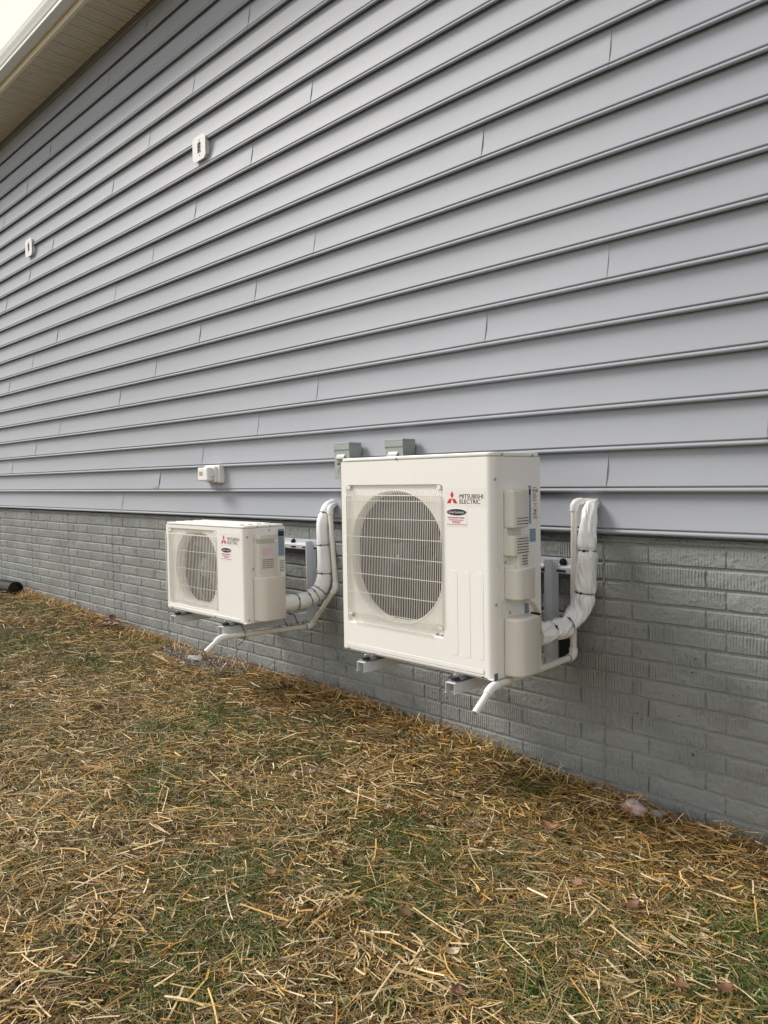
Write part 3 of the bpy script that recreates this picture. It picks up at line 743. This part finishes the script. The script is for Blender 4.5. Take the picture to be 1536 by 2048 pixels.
# ------------------------------------------------------------------ condensate drains (white pipe)
def arc(a, b, c, r, n=6):
    a, b, c = Vector(a), Vector(b), Vector(c); d1 = (a - b).normalized(); d2 = (c - b).normalized()
    p1, p2 = b + d1 * r, b + d2 * r
    return [p1 * (1 - t) ** 2 + b * 2 * t * (1 - t) + p2 * t * t for t in [i / n for i in range(n + 1)]]
def drain(label, pts, blue, open_end=True):
    o = empty('drain_pipe', pts[-1]); tag(o, label, 'drain pipe', 'white condensate drain pipes')
    V = [Vector(p) for p in pts]; r = .0132; fr = .0172; hub = .030
    for i in range(len(V) - 1):
        a, b = V[i], V[i + 1]; d = (b - a).normalized()
        last = i == len(V) - 2
        mb = MB()
        if last:
            n = 16; mb.tube([a, b], r, n, caps=False); mb.tube([b, b - d * .05], r * .78, n, caps=True); k = len(mb.v)
            mb.add([], [])
            v0 = n; base2 = 2 * n
            mb.f += [(n + j, n + (j + 1) % n, base2 + (j + 1) % n, base2 + j) for j in range(n)]
        else: mb.tube([a, b], r, 16)
        mb.build('pipe', 'pvc_fit' if last else 'pvc', o, True, smooth=True)
    for i in range(1, len(V) - 1):
        pa = arc(V[i - 1], V[i], V[i + 1], .022); d1 = (V[i - 1] - V[i]).normalized(); d2 = (V[i + 1] - V[i]).normalized()
        mb = MB(); mb.tube([V[i] + d1 * hub * 1.15] + pa + [V[i] + d2 * hub * 1.15], fr, 18)
        e = mb.build('elbow', 'pvc_fit', o, True, smooth=True)
        if i in blue:
            dd = d2; q = V[i] + dd * hub * 1.15
            MB().tube([q, q + dd * .004], r + .0012, 18).build('glue_ring', 'pvc_blue', e, smooth=True)
    return o
d1 = drain('white drain pipe beside the tall unit, turned down at its front corner', [(-1.645, .03, -.100), (-1.690, -.055, -.105), (-1.698, -.055, -.738), (-1.700, -.598, -.757), (-1.702, -.692, -.832)], (2,))
MB().tube([(-1.700, -.560, -.7565), (-1.700, -.578, -.757)], .0158, 18).add([], []).build('pipe_strap', 'zinc', d1, True, smooth=True)
MB().box(-1.7000, -1.6985, -.582, -.562, -.745, -.712).build('strap_tab', 'zinc', d1, True)
d2_ = drain('white drain pipe beside the small unit, tied under its bracket arm', [(-3.262, .03, -.128), (-3.215, -.060, -.150), (-3.180, -.060, -.590), (-3.400, -.060, -.826), (-3.428, -.640, -.806), (-3.436, -.725, -.868)], (3,))
for y in (-.50, -.22, -.14):
    z = -.826 + (.02) * (-(y + .06)) / .58
    ring = MB().tube([(-3.432 + (.024 if k in (0, 1) else -.066) * (1 if k != 4 else 1), y, zz) for k, zz in ((0, z - .018), (1, z + .016))], .002, 6)
    mb = MB(); loop = [(-3.410, y, z - .016), (-3.410, y, z + .012), (-3.448, y, -.757), (-3.500, y, -.757), (-3.500, y, -.80), (-3.446, y, z - .018), (-3.410, y, z - .016)]
    mb.tube(loop, .0022, 6); mb.build('cable_tie', 'rubber', d2_, True, smooth=True)
MB().tube([(-3.410, -.50, -.826), (-3.415, -.515, -.848), (-3.43, -.53, -.862)], .0022, 6).build('cable_tie', 'rubber', d2_, True, smooth=True)

# ------------------------------------------------------------------ insulated line sets
def wrap_noise(seed, amp, ties):
    def fn(t, a):
        p = Vector((math.cos(a) * 1.6 + seed, math.sin(a) * 1.6, t * 9))
        q = Vector((math.cos(a + t * 7) * 2.4 + seed, math.sin(a + t * 7) * 2.4, t * 5))
        return 1 + amp * mnoise.noise(p) * 1.2 + amp * (abs(mnoise.noise(q)) - .25) * 1.7 + sum(amp * .45 * math.exp(-(abs(t - k) / .045) ** 1.5) * math.cos(6 * a + seed + 3 * math.sin(2 * a)) for k in ties)
    return fn
def lineset(label, pts, r, ties, material, amp, seed, pinch=.14):
    path = catmull(pts, 30); m = len(path)
    o = empty('line_set', path[-1]); tag(o, label, 'line set', 'white wrapped refrigerant lines')
    def rad(t):
        q = r(t) if callable(r) else r
        for tt in ties: q *= 1 - pinch * math.exp(-((t - tt) / .014) ** 2) + .03 * math.exp(-((abs(t - tt) - .05) / .03) ** 2)
        return q
    MB().tube(path, rad, 56, noise_fn=wrap_noise(seed, amp, ties)).build('insulation_wrap', material, o, True, smooth=True)
    for tt in ties:
        i = min(m - 2, max(1, int(tt * (m - 1)))); p = path[i]; d = (path[i + 1] - path[i - 1]).normalized()
        u = d.orthogonal().normalized(); w = d.cross(u); rr_ = rad(tt) * (1.02 + amp * .15)
        ring = [p + (u * math.cos(a) + w * math.sin(a)) * rr_ for a in [2 * math.pi * k / 24 for k in range(25)]]
        tie = MB().tube(ring, .0022, 6).build('cable_tie', 'rubber', o, True, smooth=True)
        toc = (cam.location - p); toc = (toc - d * toc.dot(d)).normalized()
        q = p + toc * rr_ * .9 + d.cross(toc) * rr_ * .35
        MB().box(q.x - .004, q.x + .004, q.y - .005, q.y + .004, q.z - .004, q.z + .004).build('tie_head', 'rubber', tie)
    return o
ls1 = lineset('wrinkled white wrapped line set rising from the tall unit to the siding', [(-1.636, .03, -.108), (-1.628, -.030, -.125), (-1.624, -.062, -.20), (-1.622, -.070, -.30), (-1.628, -.074, -.40), (-1.632, -.078, -.480), (-1.648, -.100, -.548), (-1.664, -.165, -.588), (-1.676, -.240, -.602), (-1.688, -.330, -.606)],
              lambda t: .021 + .016 * min(1, t * 4) - .003 * math.sin(t * 9) + .004 * t, (.33, .54, .765, .895), 'wrap', .17, 2.3)
for k in range(4):                                   # cables leaving the service box into the line set
    dx = .006 * k
    MB().tube(catmull([(-1.690 + dx * .6, -.420, -.455 - .004 * k), (-1.672 + dx, -.395, -.47), (-1.668 + dx, -.365, -.52), (-1.672 + dx * .7, -.345, -.575), (-1.676 + dx * .5, -.325, -.60)], 6), .0042, 8).build('cable', 'cable', ls1, True, smooth=True)
MB().tube([(-1.680, -.377, -.513), (-1.640, -.377, -.513)], .0045, 8).build('cable_tie', 'rubber', ls1, True, smooth=True)
MB().prism([(-1.716, -.60), (-1.668, -.602), (-1.684, -.536), (-1.694, -.520)], -.372, -.362, 'y').build('cover_flap', 'putty', ls1, True, bevel=.002)
ls2 = lineset('smooth white wrapped line set bending from the small unit up to the siding', [(-3.275, .03, -.125), (-3.272, -.030, -.150), (-3.268, -.070, -.23), (-3.262, -.076, -.34), (-3.252, -.078, -.46), (-3.250, -.085, -.545), (-3.258, -.115, -.605), (-3.272, -.175, -.640), (-3.286, -.240, -.652), (-3.298, -.330, -.650)],
              lambda t: .026 + .017 * min(1, t * 1.4), (.17, .35, .51, .66, .72, .78, .90), 'wrap_smooth', .04, 5.1, .07)

# ------------------------------------------------------------------ boxes on the siding
def disconnect(label, x0, x1, zt, zb, ydep=-.095):
    o = empty('disconnect_box', ((x0 + x1) / 2, 0, zb)); tag(o, label, 'electrical box', 'grey disconnect boxes on the siding')
    MB().box(x0 + .012, x1 - .012, -.0095, .012, zb + .012, zt - .02).build('mounting_pad', 'white_plastic', o, True)
    MB().box(x0, x1, ydep, -.010, zb, zt - .012).build('box_body', 'box_grey', o, True, bevel=.002)
    hood = [(ydep - .008, zt - .034), (ydep - .008, zt), (.006, zt)]
    hood += [(.006 - (.006 - ydep) * 0.02, zt - .045)]
    side = [(ydep - .008, zt), (ydep - .008, zt - .050)] + [((ydep - .008) / 2 + ((ydep - .008) / 2) * math.cos(R(a)), zt - .050 - .024 * math.sin(R(a))) for a in range(0, 181, 20)] + [(0.006, zt - .05), (.006, zt)]
    MB().box(x0 - .003, x1 + .003, ydep - .004, -.0105, zt - .010, zt).box(x0 - .003, x1 + .003, ydep - .004, ydep - .0005, zt - .038, zt - .0105).build('hood', 'box_grey', o, True, bevel=.0015)
    for xx in (x0 - .003, x1 + .0008):
        pts = [(-.0105, zt - .0105), (ydep - .0002, zt - .0105), (ydep - .0002, zt - .046)] + [(-.052 - .038 * math.cos(R(a)), zt - .052 - .022 * math.sin(R(a))) for a in range(10, 171, 20)] + [(-.0105, zt - .045)]
        MB().prism(pts, xx, xx + .0022, 'x').build('hood_ear', 'box_grey', o, True)
    w = x1 - x0
    MB().prism([(ydep + .001, zt - .060), (ydep - .014, zt - .082), (ydep - .014, zt - .088), (ydep + .001, zt - .092)], x0 + .18 * w, x0 + .72 * w, 'x').build('latch_handle', 'box_grey', o, True, bevel=.001)
    MB().box(x0 + .18 * w, x0 + .62 * w, ydep - .0008, ydep, zt - .118, zt - .104).build('dark_label', 'box_dark', o, True)
    MB().lathe([(.022, 0), (.024, -.002), (.026, 0)], (x0 + .46 * w, ydep, zt - .152), 'y', 24).build('embossed_ring', 'box_grey', o, True, smooth=True)
    return o
disconnect('left grey disconnect box on the siding, half hidden behind the tall unit\'s corner', -3.129, -3.009, .199, .010)
disconnect('right grey disconnect box peeking over the top of the tall unit', -2.740, -2.617, .199, .010)

def plate(label, x0, x1, z0, z1, wires):
    o = empty('mounting_block', ((x0 + x1) / 2, 0, z0)); tag(o, label, 'mounting block', 'white mounting blocks on the siding')
    ch = .022
    def octo(d): return [(x0 + ch - d, z0 - d), (x1 - ch + d, z0 - d), (x1 + d, z0 + ch - d), (x1 + d, z1 - ch + d), (x1 - ch + d, z1 + d), (x0 + ch - d, z1 + d), (x0 - d, z1 - ch + d), (x0 - d, z0 + ch - d)]
    MB().prism(octo(-.006), -.012, .014, 'y').build('base', 'white_plastic', o, True, bevel=.002)
    cx, cz = (x0 + x1) / 2 + .002, (z0 + z1) / 2; hw, hh = .021, .034
    mb = MB(); hole = [(cx - hw, cz - hh), (cx + hw, cz - hh), (cx + hw, cz + hh), (cx - hw, cz + hh)]
    # face plate with a real slot
    out = octo(0.0); oc = [(x0, z0), (x1, z0), (x1, z1), (x0, z1)]
    mb.prism([out[7], out[0], out[1], out[2], (x1, cz - hh), hole[1], hole[0], (x0, cz - hh)], -.0225, -.0185, 'y')
    mb.prism([(x0, cz + hh), hole[3], hole[2], (x1, cz + hh), out[3], out[4], out[5], out[6]], -.0225, -.0185, 'y')
    mb.prism([(x0, cz - hh), hole[0], hole[3], (x0, cz + hh)], -.0225, -.0185, 'y')
    mb.prism([hole[1], (x1, cz - hh), (x1, cz + hh), hole[2]], -.0225, -.0185, 'y')
    mb.build('face_plate', 'white_plastic', o, True, fix=True)
    MB().box(cx - hw - .002, cx + hw + .002, -.0125, -.0121, cz - hh - .002, cz + hh + .002).build('slot_back', 'opening_shade', o, True)
    for s in range(wires):
        ph = 2.1 * s; pth = [(cx + .017 * math.sin(ph + k * .9), -.0165 + .0025 * math.cos(k * 1.3 + ph), cz - hh + .064 * k / 9) for k in range(10)]
        MB().tube(catmull(pth, 4), .0016, 6).build('wire', 'cable', o, True, smooth=True)
    for zz in (z1 - .026, cz + hh + .010, cz - hh - .010): screw(o, cx - o.location.x, -.0225 - o.location.y, zz - o.location.z, 'y')
plate('white mounting block with coiled wire in its slot, upper middle of the siding', -4.604, -4.446, 2.128, 2.290, 3)
plate('white mounting block high on the siding near the left edge of the picture', -7.650, -7.487, 2.160, 2.322, 2)

ob = empty('outlet_box', (-4.45, 0, -.005)); tag(ob, 'white weatherproof outlet box on the siding above the small unit', 'outlet box')
MB().box(-4.545, -4.362, -.030, .014, -.004, .114).build('base', 'white_plastic', ob, True, bevel=.006)
cv = MB().box(-4.520, -4.385, -.052, -.0305, .004, .104).build('cover_frame', 'white_plastic', ob, True, bevel=.004)
MB().box(-4.518, -4.398, -.100, -.0525, .012, .098).build('bubble_cover', 'white_plastic', ob, True, bevel=.008, seg=3)
MB().box(-4.496, -4.455, -.1012, -.0998, .046, .072).build('window', 'brass', ob, True)
MB().box(-4.397, -4.386, -.085, -.053, .040, .056).build('hinge', 'white_plastic', ob, True, bevel=.002)
MB().box(-4.440, -4.385, -.060, -.032, -.0045, .0035).build('cord_port', 'brass', ob, True)

# corrugated black downspout extension
dp = empty('corrugated_pipe', (-8.2, -.12, -1.12)); tag(dp, 'black corrugated drain pipe end lying against the foundation at the left edge', 'pipe')
prof = []
for k in range(48):
    a = -.021 * k; prof += [(.062, a), (.077, a - .004), (.077, a - .013), (.062, a - .017)]
MB().lathe(prof, (0, 0, 0), 'x', 28).build('pipe', 'black_pipe', dp, smooth=True)
MB().lathe([(.066, 0), (.060, 0), (.060, -.05), (0, -.05)], (0, 0, 0), 'x', 28).build('inner_wall', 'black_pipe', dp, smooth=True)
dp.location = (-7.93, -.125, -1.022); dp.rotation_euler = (0, R(-1.5), R(2))

# ------------------------------------------------------------------ rocks and leaves
def rock(name, label, x, y, size, m, seed, group=None, cat='stone', sink=.35):
    bm = bmesh.new(); bmesh.ops.create_icosphere(bm, subdivisions=3, radius=1.0)
    for v in bm.verts:
        n = v.co.normalized(); d = 1 + .35 * mnoise.noise(n * 1.3 + Vector((seed, 0, 0))) + .12 * mnoise.noise(n * 4 + Vector((seed, 3, 0)))
        v.co = Vector((n.x * d * size[0], n.y * d * size[1], n.z * d * size[2]))
    me = bpy.data.meshes.new(name); bm.to_mesh(me); bm.free(); me.materials.append(MATS[m])
    o = link(bpy.data.objects.new(name, me)); o.location = (x, y, float(gz(x, y)) + size[2] * (1 - sink) + .01); o.rotation_euler = (random.uniform(-.3, .3), random.uniform(-.3, .3), random.uniform(0, 6))
    tag(o, label, cat, group); return o
rock('stone', 'pale pink and rust stone lying against the foundation at the right', -1.425, -.075, (.052, .040, .030), 'rock_pink', 1.1, sink=.1)
rock('stone', 'dark brown stone half buried in straw at the foot of the right wall', -1.275, -.030, (.030, .022, .024), 'rock_brown', 2.2, sink=.1)
rock('stone', 'grey crumbled stone between the pink stone and the brown stone', -1.35, -.035, (.032, .022, .016), 'rock_grey', 3.3, sink=.1)
rock('stone', 'larger grey rubble chip right of the brown stone at the wall', -1.195, -.020, (.026, .018, .014), 'rock_grey', 4.4, sink=0)
rock('stone', 'flat grey rubble chip at the wall, second right of the brown stone', -1.150, -.022, (.030, .016, .012), 'rock_grey', 5.5, sink=0)
rock('stone', 'small grey rubble chip at the wall, farthest right in the row', -1.085, -.020, (.020, .014, .012), 'rock_grey', 6.6, sink=0)
rock('stone', 'pale flat stone on the gravel below the small unit', -4.56, -.13, (.055, .035, .012), 'rock_grey', 7.7, sink=.2)

def leaf_mesh(seed, L, Wd, curl, lobed):
    r = random.Random(seed); v = []; f = []; n, m = 11, 5
    for i in range(n):
        t = i / (n - 1); w = Wd * (math.sin(math.pi * t ** .85) ** .8) * (1 + (.28 * math.sin(t * 17 + seed) if lobed else .05 * math.sin(t * 9)))
        for j in range(m):
            s = j / (m - 1) * 2 - 1
            x = (t - .5) * L; y = s * w * .5
            z = curl * L * ((t - .5) ** 2 * 1.6 + (s ** 2) * .16 * (1 + r.uniform(-.4, .4))) + .02 * L * math.sin(t * 8 + seed + s)
            v.append((x, y, z))
    for i in range(n - 1):
        for j in range(m - 1): f.append((i * m + j, (i + 1) * m + j, (i + 1) * m + j + 1, i * m + j + 1))
    # stalk
    mb = MB(); mb.v = v; mb.f = f; mb.tube([(-.5 * L, 0, v[2][2]), (-.72 * L, .02 * L, v[2][2] + .03 * L)], .0012, 4)
    return mb
def leaf(x, y, L, Wd, m, seed, label, lift=.028, tilt=.3, group=None, rz=None, curl=.5):
    r = random.Random(seed)
    o = leaf_mesh(seed, L, Wd, curl, seed % 3 != 0).build('dry_leaf', m, smooth=True, fix=False)
    o.location = (x, y, float(gz(x, y)) + lift + .010); o.rotation_euler = (r.uniform(-tilt, tilt), r.uniform(-tilt, tilt), r.uniform(0, 6.28) if rz is None else rz)
    tag(o, label, 'leaf', group); return o
GL = 'dry leaves lying on the straw'
leaf(-1.599, -1.165, .075, .040, 'leaf_dark', 3, 'dark glossy brown-green leaf lying on the straw in the centre foreground', .034, .25, GL, 2.3, .25)
leaf(-1.393, -1.19, .050, .030, 'leaf_cream', 6, 'cream coloured leaf on the straw near the bottom edge', .034, .3, GL, 1.2, .4)
leaf(-2.50, -.80, .075, .045, 'leaf_pale', 10, 'pale curled leaf standing up, left centre of the straw', .036, .7, GL, .4, .9)
leaf(-2.56, -.86, .060, .038, 'leaf_pale', 11, 'pale curled leaf lying beside the upright curled leaf', .030, .3, GL, 1.9, .7)
leaf(-1.545, -.455, .085, .050, 'leaf_brown', 13, 'brown leaf below the drain spout of the tall unit, right of centre', .032, .3, GL, 2.9, .5)
leaf(-1.035, -.415, .055, .038, 'leaf_brown', 14, 'brown leaf in the straw below the right end of the foundation', .034, .3, GL, .8, .4)
leaf(-.775, -.835, .055, .040, 'leaf_red', 16, 'dark reddish leaf among grass in the lower right corner', .036, .4, GL, 1.0, .5)
leaf(-.86, -.90, .060, .042, 'leaf_brown', 17, 'orange-brown leaf at the bottom edge, lower right', .034, .3, GL, 2.2, .4)
leaf(-1.96, -1.13, .055, .030, 'leaf_brown', 19, 'curled red-brown leaf left of the dark glossy leaf', .034, .4, GL, .2, .7)
k = 0
for dx, dy in ((0, 0), (.09, .03), (-.08, .02), (.04, -.07), (.15, -.03), (-.02, .05), (.20, .02)):
    leaf(-5.90 + dx, -.12 + dy, .085, .06, 'leaf_red', 31 + k, 'dark red leaf in the leaf pile at the foundation left of the small unit', .030 + .006 * k, .35, 'leaf pile at the foundation', None, .4); k += 1
scatter = [(-2.06, -.78), (-2.27, -.62), (-1.95, -.70), (-3.05, -1.02), (-3.4, -.95), (-3.9, -1.0), (-2.87, -.50), (-1.62, -.86), (-1.28, -1.30), (-2.30, -1.33), (-2.02, -1.36), (-2.10, -1.98), (-3.25, -1.45), (-4.3, -1.05), (-1.30, -.68), (-1.12, -.66), (-2.68, -1.10), (-3.55, -.60), (-1.75, -.62), (-2.45, -1.62)]
scatter.sort(key=lambda p: (.70 * p[0] + .714 * (p[1] + 2.794)) / (-.714 * p[0] + .70 * (p[1] + 2.794)))
ORD = 'leftmost,second from the left,third from the left,fourth from the left,fifth from the left,sixth from the left,seventh from the left,eighth from the left,ninth from the left,tenth from the left,tenth from the right,ninth from the right,eighth from the right,seventh from the right,sixth from the right,fifth from the right,fourth from the right,third from the right,second from the right,rightmost'.split(',')
TN = ('brown', 'pale brown', 'brown', 'dark brown')
for i, (x, y) in enumerate(scatter):
    leaf(x, y, random.uniform(.035, .06), random.uniform(.022, .036), ('leaf_brown', 'leaf_pale', 'leaf_brown', 'leaf_red')[i % 4], 50 + i, 'small %s leaf on the straw, %s of the scattered small leaves' % (TN[i % 4], ORD[i]), .030, .4, 'small leaves scattered over the straw', None, random.uniform(.3, .8))

# ------------------------------------------------------------------ ground cover: straw, grass, gravel
def field(x, y, s, o):
    return np.sin(x * s * 1.7 + o) * np.sin(y * s * 2.1 + o * 1.7) + .6 * np.sin(x * s * 3.9 + y * s * 2.7 + o * 2.3) + .4 * np.sin(x * s * 7.3 - y * s * 6.1 + o)
def ribbons(name, material, P0, yaw, pitch, length, width, bend, roll, tone, segs=3, taper=0.0):
    n = len(yaw); t = np.linspace(-.5, .5, segs + 1)
    d = np.stack([np.cos(yaw) * np.cos(pitch), np.sin(yaw) * np.cos(pitch), np.sin(pitch)], 1)
    s = np.stack([-np.sin(yaw), np.cos(yaw), np.zeros(n)], 1); u = np.cross(d, s)
    sd = s * np.cos(roll)[:, None] + u * np.sin(roll)[:, None]; nn = np.cross(d, sd)
    V = np.zeros((n, segs + 1, 2, 3))
    for i, tt in enumerate(t):
        c_ = P0 + d * (tt * length)[:, None] + (s * (bend * (tt ** 2 - .1) * length)[:, None]) + np.array([0, 0, 1]) * ((-np.abs(bend) * tt ** 2) * length * .35)[:, None]
        w = width * .5 * (1 - taper * (tt + .5))
        V[:, i, 0] = c_ - sd * w[:, None]; V[:, i, 1] = c_ + sd * w[:, None]
    V = V.reshape(-1, 3); k = (segs + 1) * 2
    base = (np.arange(n) * k)[:, None, None]
    q = np.array([[2 * i, 2 * i + 2, 2 * i + 3, 2 * i + 1] for i in range(segs)])[None]
    F = (base + q).reshape(-1, 4)
    me = bpy.data.meshes.new(name); me.vertices.add(len(V)); me.vertices.foreach_set('co', V.ravel())
    me.loops.add(F.size); me.loops.foreach_set('vertex_index', F.ravel().astype(np.int32))
    me.polygons.add(len(F)); me.polygons.foreach_set('loop_start', (np.arange(len(F)) * 4).astype(np.int32)); me.polygons.foreach_set('loop_total', np.full(len(F), 4, np.int32))
    me.update(calc_edges=True)
    ca = me.color_attributes.new('tone', 'FLOAT_COLOR', 'POINT')
    C = np.repeat(np.concatenate([tone, np.ones((n, 1))], 1), k, 0); ca.data.foreach_set('color', C.ravel().astype(np.float32))
    me.materials.append(MATS[material])
    return link(bpy.data.objects.new(name, me))
def sample(n_raw, dens):
    x = rng.uniform(-9.6, .6, n_raw); y = rng.uniform(-3.2, 0.012, n_raw)
    # keep the strip between the wall and the edge of the view, thinner with distance
    keep = (y > -0.35 * 1 + (x + .2) * .62 - .55) if False else np.ones(n_raw, bool)
    ang = (x * .70 + (y + 2.794) * .714); fwd = (-x * .714 + (y + 2.794) * .70)
    keep &= (fwd > .9) & (np.abs(ang) < fwd * .62 + .25)
    dist = np.hypot(x, y + 2.8); keep &= rng.random(n_raw) < np.clip(dens(dist), 0, 1)
    return x[keep], y[keep]
def green(x, y):
    q = np.zeros(len(x))
    for cx, cy, sx, sy in ((-5.05, -.62, .42, .22), (-.74, -.72, .26, .32), (-1.95, -.86, .34, .15), (-1.70, -1.10, .24, .12), (-7.2, -.28, .6, .13), (-2.9, -1.25, .30, .14), (-3.4, -.62, .4, .1), (-1.15, -1.15, .2, .1), (-6.1, -.8, .5, .14)):
        q = np.maximum(q, np.exp(-(((x - cx) / sx) ** 2 + ((y - cy) / sy) ** 2)))
    return q * (.75 + .5 * np.clip(field(x, y, 9.0, 3.3), -1, 1) * .5)
PAL = np.array([(.70, .52, .26), (.60, .37, .11), (.56, .43, .26), (.82, .68, .43), (.42, .23, .06), (.16, .09, .035), (.22, .22, .07)])
def straw_layer(name, n_raw, dens, lmu, wmu, zlo, zhi, label):
    x, y = sample(n_raw, dens)
    bare = (((x + 4.55) / .50) ** 2 + ((y + .08) / .17) ** 2) < 1
    x, y = x[~bare], y[~bare]
    g = field(x, y, 1.5, .4); thin = (g > .75) & (rng.random(len(x)) < .35); x, y = x[~thin], y[~thin]
    gone = rng.random(len(x)) < green(x, y) * .72; x, y = x[~gone], y[~gone]
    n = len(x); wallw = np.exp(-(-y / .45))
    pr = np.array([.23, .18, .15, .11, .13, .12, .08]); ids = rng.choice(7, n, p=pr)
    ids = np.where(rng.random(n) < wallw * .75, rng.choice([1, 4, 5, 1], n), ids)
    tone = PAL[ids] * rng.uniform(.75, 1.2, n)[:, None]
    L = np.clip(rng.lognormal(math.log(lmu), .55, n), .02, .26); Wd = np.clip(rng.lognormal(math.log(wmu), .34, n), .0011, .0068)
    yaw = rng.uniform(0, 2 * math.pi, n) * .55 + .45 * (field(x, y, 1.1, 2.0) * 1.4 + rng.normal(0, .8, n)); pitch = rng.normal(0, .16, n)
    y = np.minimum(y, -.006 - np.abs(np.sin(yaw)) * L * .42)
    heap = .020 * np.clip(field(x, y, 2.4, 1.2), 0, 2) + .050 * np.exp(-(-y / .14)) * np.clip(.55 + .6 * field(x, y * 0, 3.1, 0.7), 0, 1.6)
    z = gz(x, y) + rng.uniform(zlo, zhi, n) + heap * rng.random(n)
    P0 = np.stack([x, y, z], 1)
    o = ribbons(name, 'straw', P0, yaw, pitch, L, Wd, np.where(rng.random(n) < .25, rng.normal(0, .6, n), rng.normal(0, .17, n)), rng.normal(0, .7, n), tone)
    tag(o, label, 'straw', kind='stuff'); return o
straw_layer('straw_mulch', 260000, lambda d: np.clip(2.6 / d, .35, 1.0), .048, .0023, .0, .024, 'golden dry straw mulch strewn over the ground')
straw_layer('loose_straw', 26000, lambda d: np.clip(2.4 / d, .3, 1.0), .075, .0034, .016, .036, 'longer pale straw stalks lying on top of the mulch')
x, y = sample(300000, lambda d: np.clip(2.4 / d, .3, 1.0)); bare = (((x + 4.55) / .50) ** 2 + ((y + .08) / .17) ** 2) < 1; x, y = x[~bare], y[~bare]
n = len(x); L = rng.uniform(.025, .085, n); yaw = rng.uniform(0, 6.28, n); y = np.minimum(y, -.006 - np.abs(np.sin(yaw)) * L * .45)
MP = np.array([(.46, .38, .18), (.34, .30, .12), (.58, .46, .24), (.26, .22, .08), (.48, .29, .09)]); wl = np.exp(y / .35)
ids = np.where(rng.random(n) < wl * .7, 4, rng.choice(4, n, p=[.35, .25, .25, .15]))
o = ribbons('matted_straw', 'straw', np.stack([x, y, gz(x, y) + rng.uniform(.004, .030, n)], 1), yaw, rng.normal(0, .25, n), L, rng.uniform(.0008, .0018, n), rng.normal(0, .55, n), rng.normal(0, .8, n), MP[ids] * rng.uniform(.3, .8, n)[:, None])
tag(o, 'fine matted dead grass among the straw', 'straw', kind='stuff')
# upright ends sticking up beside the wall
n = 1500; x = rng.uniform(-8.5, -.8, n); y = -np.abs(rng.normal(.05, .05, n)) - .012
o = ribbons('straw_ends', 'straw', np.stack([x, y, gz(x, y) + .035], 1), rng.uniform(0, 6.28, n), rng.uniform(.3, 1.2, n), rng.uniform(.03, .10, n), rng.uniform(.0015, .004, n), rng.normal(0, .3, n), rng.normal(0, .8, n), PAL[rng.choice([0, 1, 1, 4, 3], n)] * rng.uniform(.8, 1.15, n)[:, None])
tag(o, 'straw ends sticking up along the foot of the foundation', 'straw', kind='stuff')
# grass: green tufts in patches, short fine blades elsewhere
x, y = sample(420000, lambda d: np.clip(2.4 / d, .25, 1.0))
g = field(x, y, 1.5, .4); spot = rng.random(len(x)) < green(x, y) * 1.2
keep = (rng.random(len(x)) < np.clip((g - .2) * .6, .06, .6)) | spot; x, y = x[keep], y[keep]; n = len(x)
bare = (((x + 4.55) / .50) ** 2 + ((y + .08) / .17) ** 2) < 1; x, y = x[~bare], y[~bare]; n = len(x)
GP = np.array([(.06, .14, .015), (.085, .18, .022), (.11, .19, .03), (.16, .19, .045), (.035, .085, .012)])
tone = GP[rng.choice(5, n, p=[.3, .25, .2, .1, .15])] * rng.uniform(.8, 1.25, n)[:, None]
Lg = rng.uniform(.03, .075, n)
o = ribbons('grass', 'grass', np.stack([x, np.minimum(y, -.02), gz(x, y) + Lg * .30 + .006], 1), rng.uniform(0, 6.28, n), rng.uniform(.15, 1.25, n), Lg, rng.uniform(.0016, .0034, n), rng.normal(0, .5, n), rng.normal(0, .5, n), tone, segs=3, taper=.85)
tag(o, 'thin green grass growing up through the straw', 'grass', kind='stuff')
# gravel and cement crumbs below the small unit, and crumbs along the wall
def gravel(name, n, cx, cy, sx, sy, smin, smax, label):
    ico = bmesh.new(); bmesh.ops.create_icosphere(ico, subdivisions=1, radius=1); bv = np.array([v.co[:] for v in ico.verts]); bf = np.array([[v.index for v in f.verts] for f in ico.faces]); ico.free()
    r = np.sqrt(rng.random(n)); a = rng.uniform(0, 6.28, n); x = cx + sx * r * np.cos(a); y = np.minimum(cy + sy * r * np.sin(a), -.008)
    s = smin * (smax / smin) ** (rng.random(n) ** 2.2)
    V = bv[None] * (1 + rng.uniform(-.3, .3, (n, len(bv), 1))) * (s[:, None] * rng.uniform(.6, 1.3, (n, 3)))[:, None, :]
    V[:, :, 0] += x[:, None]; V[:, :, 1] += y[:, None]; V[:, :, 2] += (gz(x, y) + s * .3 + .004)[:, None]
    V[:, :, 1] = np.minimum(V[:, :, 1], .012)
    F = (bf[None] + (np.arange(n) * len(bv))[:, None, None]).reshape(-1, 3); me = bpy.data.meshes.new(name)
    me.from_pydata(V.reshape(-1, 3).tolist(), [], F.tolist())
    t = np.array([(.30, .26, .22), (.22, .18, .145), (.40, .38, .35), (.16, .12, .085)])[rng.choice(4, n, p=[.4, .3, .15, .15])] * rng.uniform(.7, 1.2, n)[:, None]
    ca = me.color_attributes.new('tone', 'FLOAT_COLOR', 'POINT'); ca.data.foreach_set('color', np.repeat(np.concatenate([t, np.ones((n, 1))], 1), len(bv), 0).ravel().astype(np.float32))
    me.materials.append(MATS['gravel']); o = link(bpy.data.objects.new(name, me)); tag(o, label, 'gravel', kind='stuff')
gravel('gravel', 9000, -4.55, -.08, .60, .22, .0015, .009, 'bare patch of grey gravel and cement crumbs under the small unit')
gravel('rubble', 500, -1.25, -.012, .5, .03, .003, .012, 'grey cement crumbs along the foot of the foundation at the right')
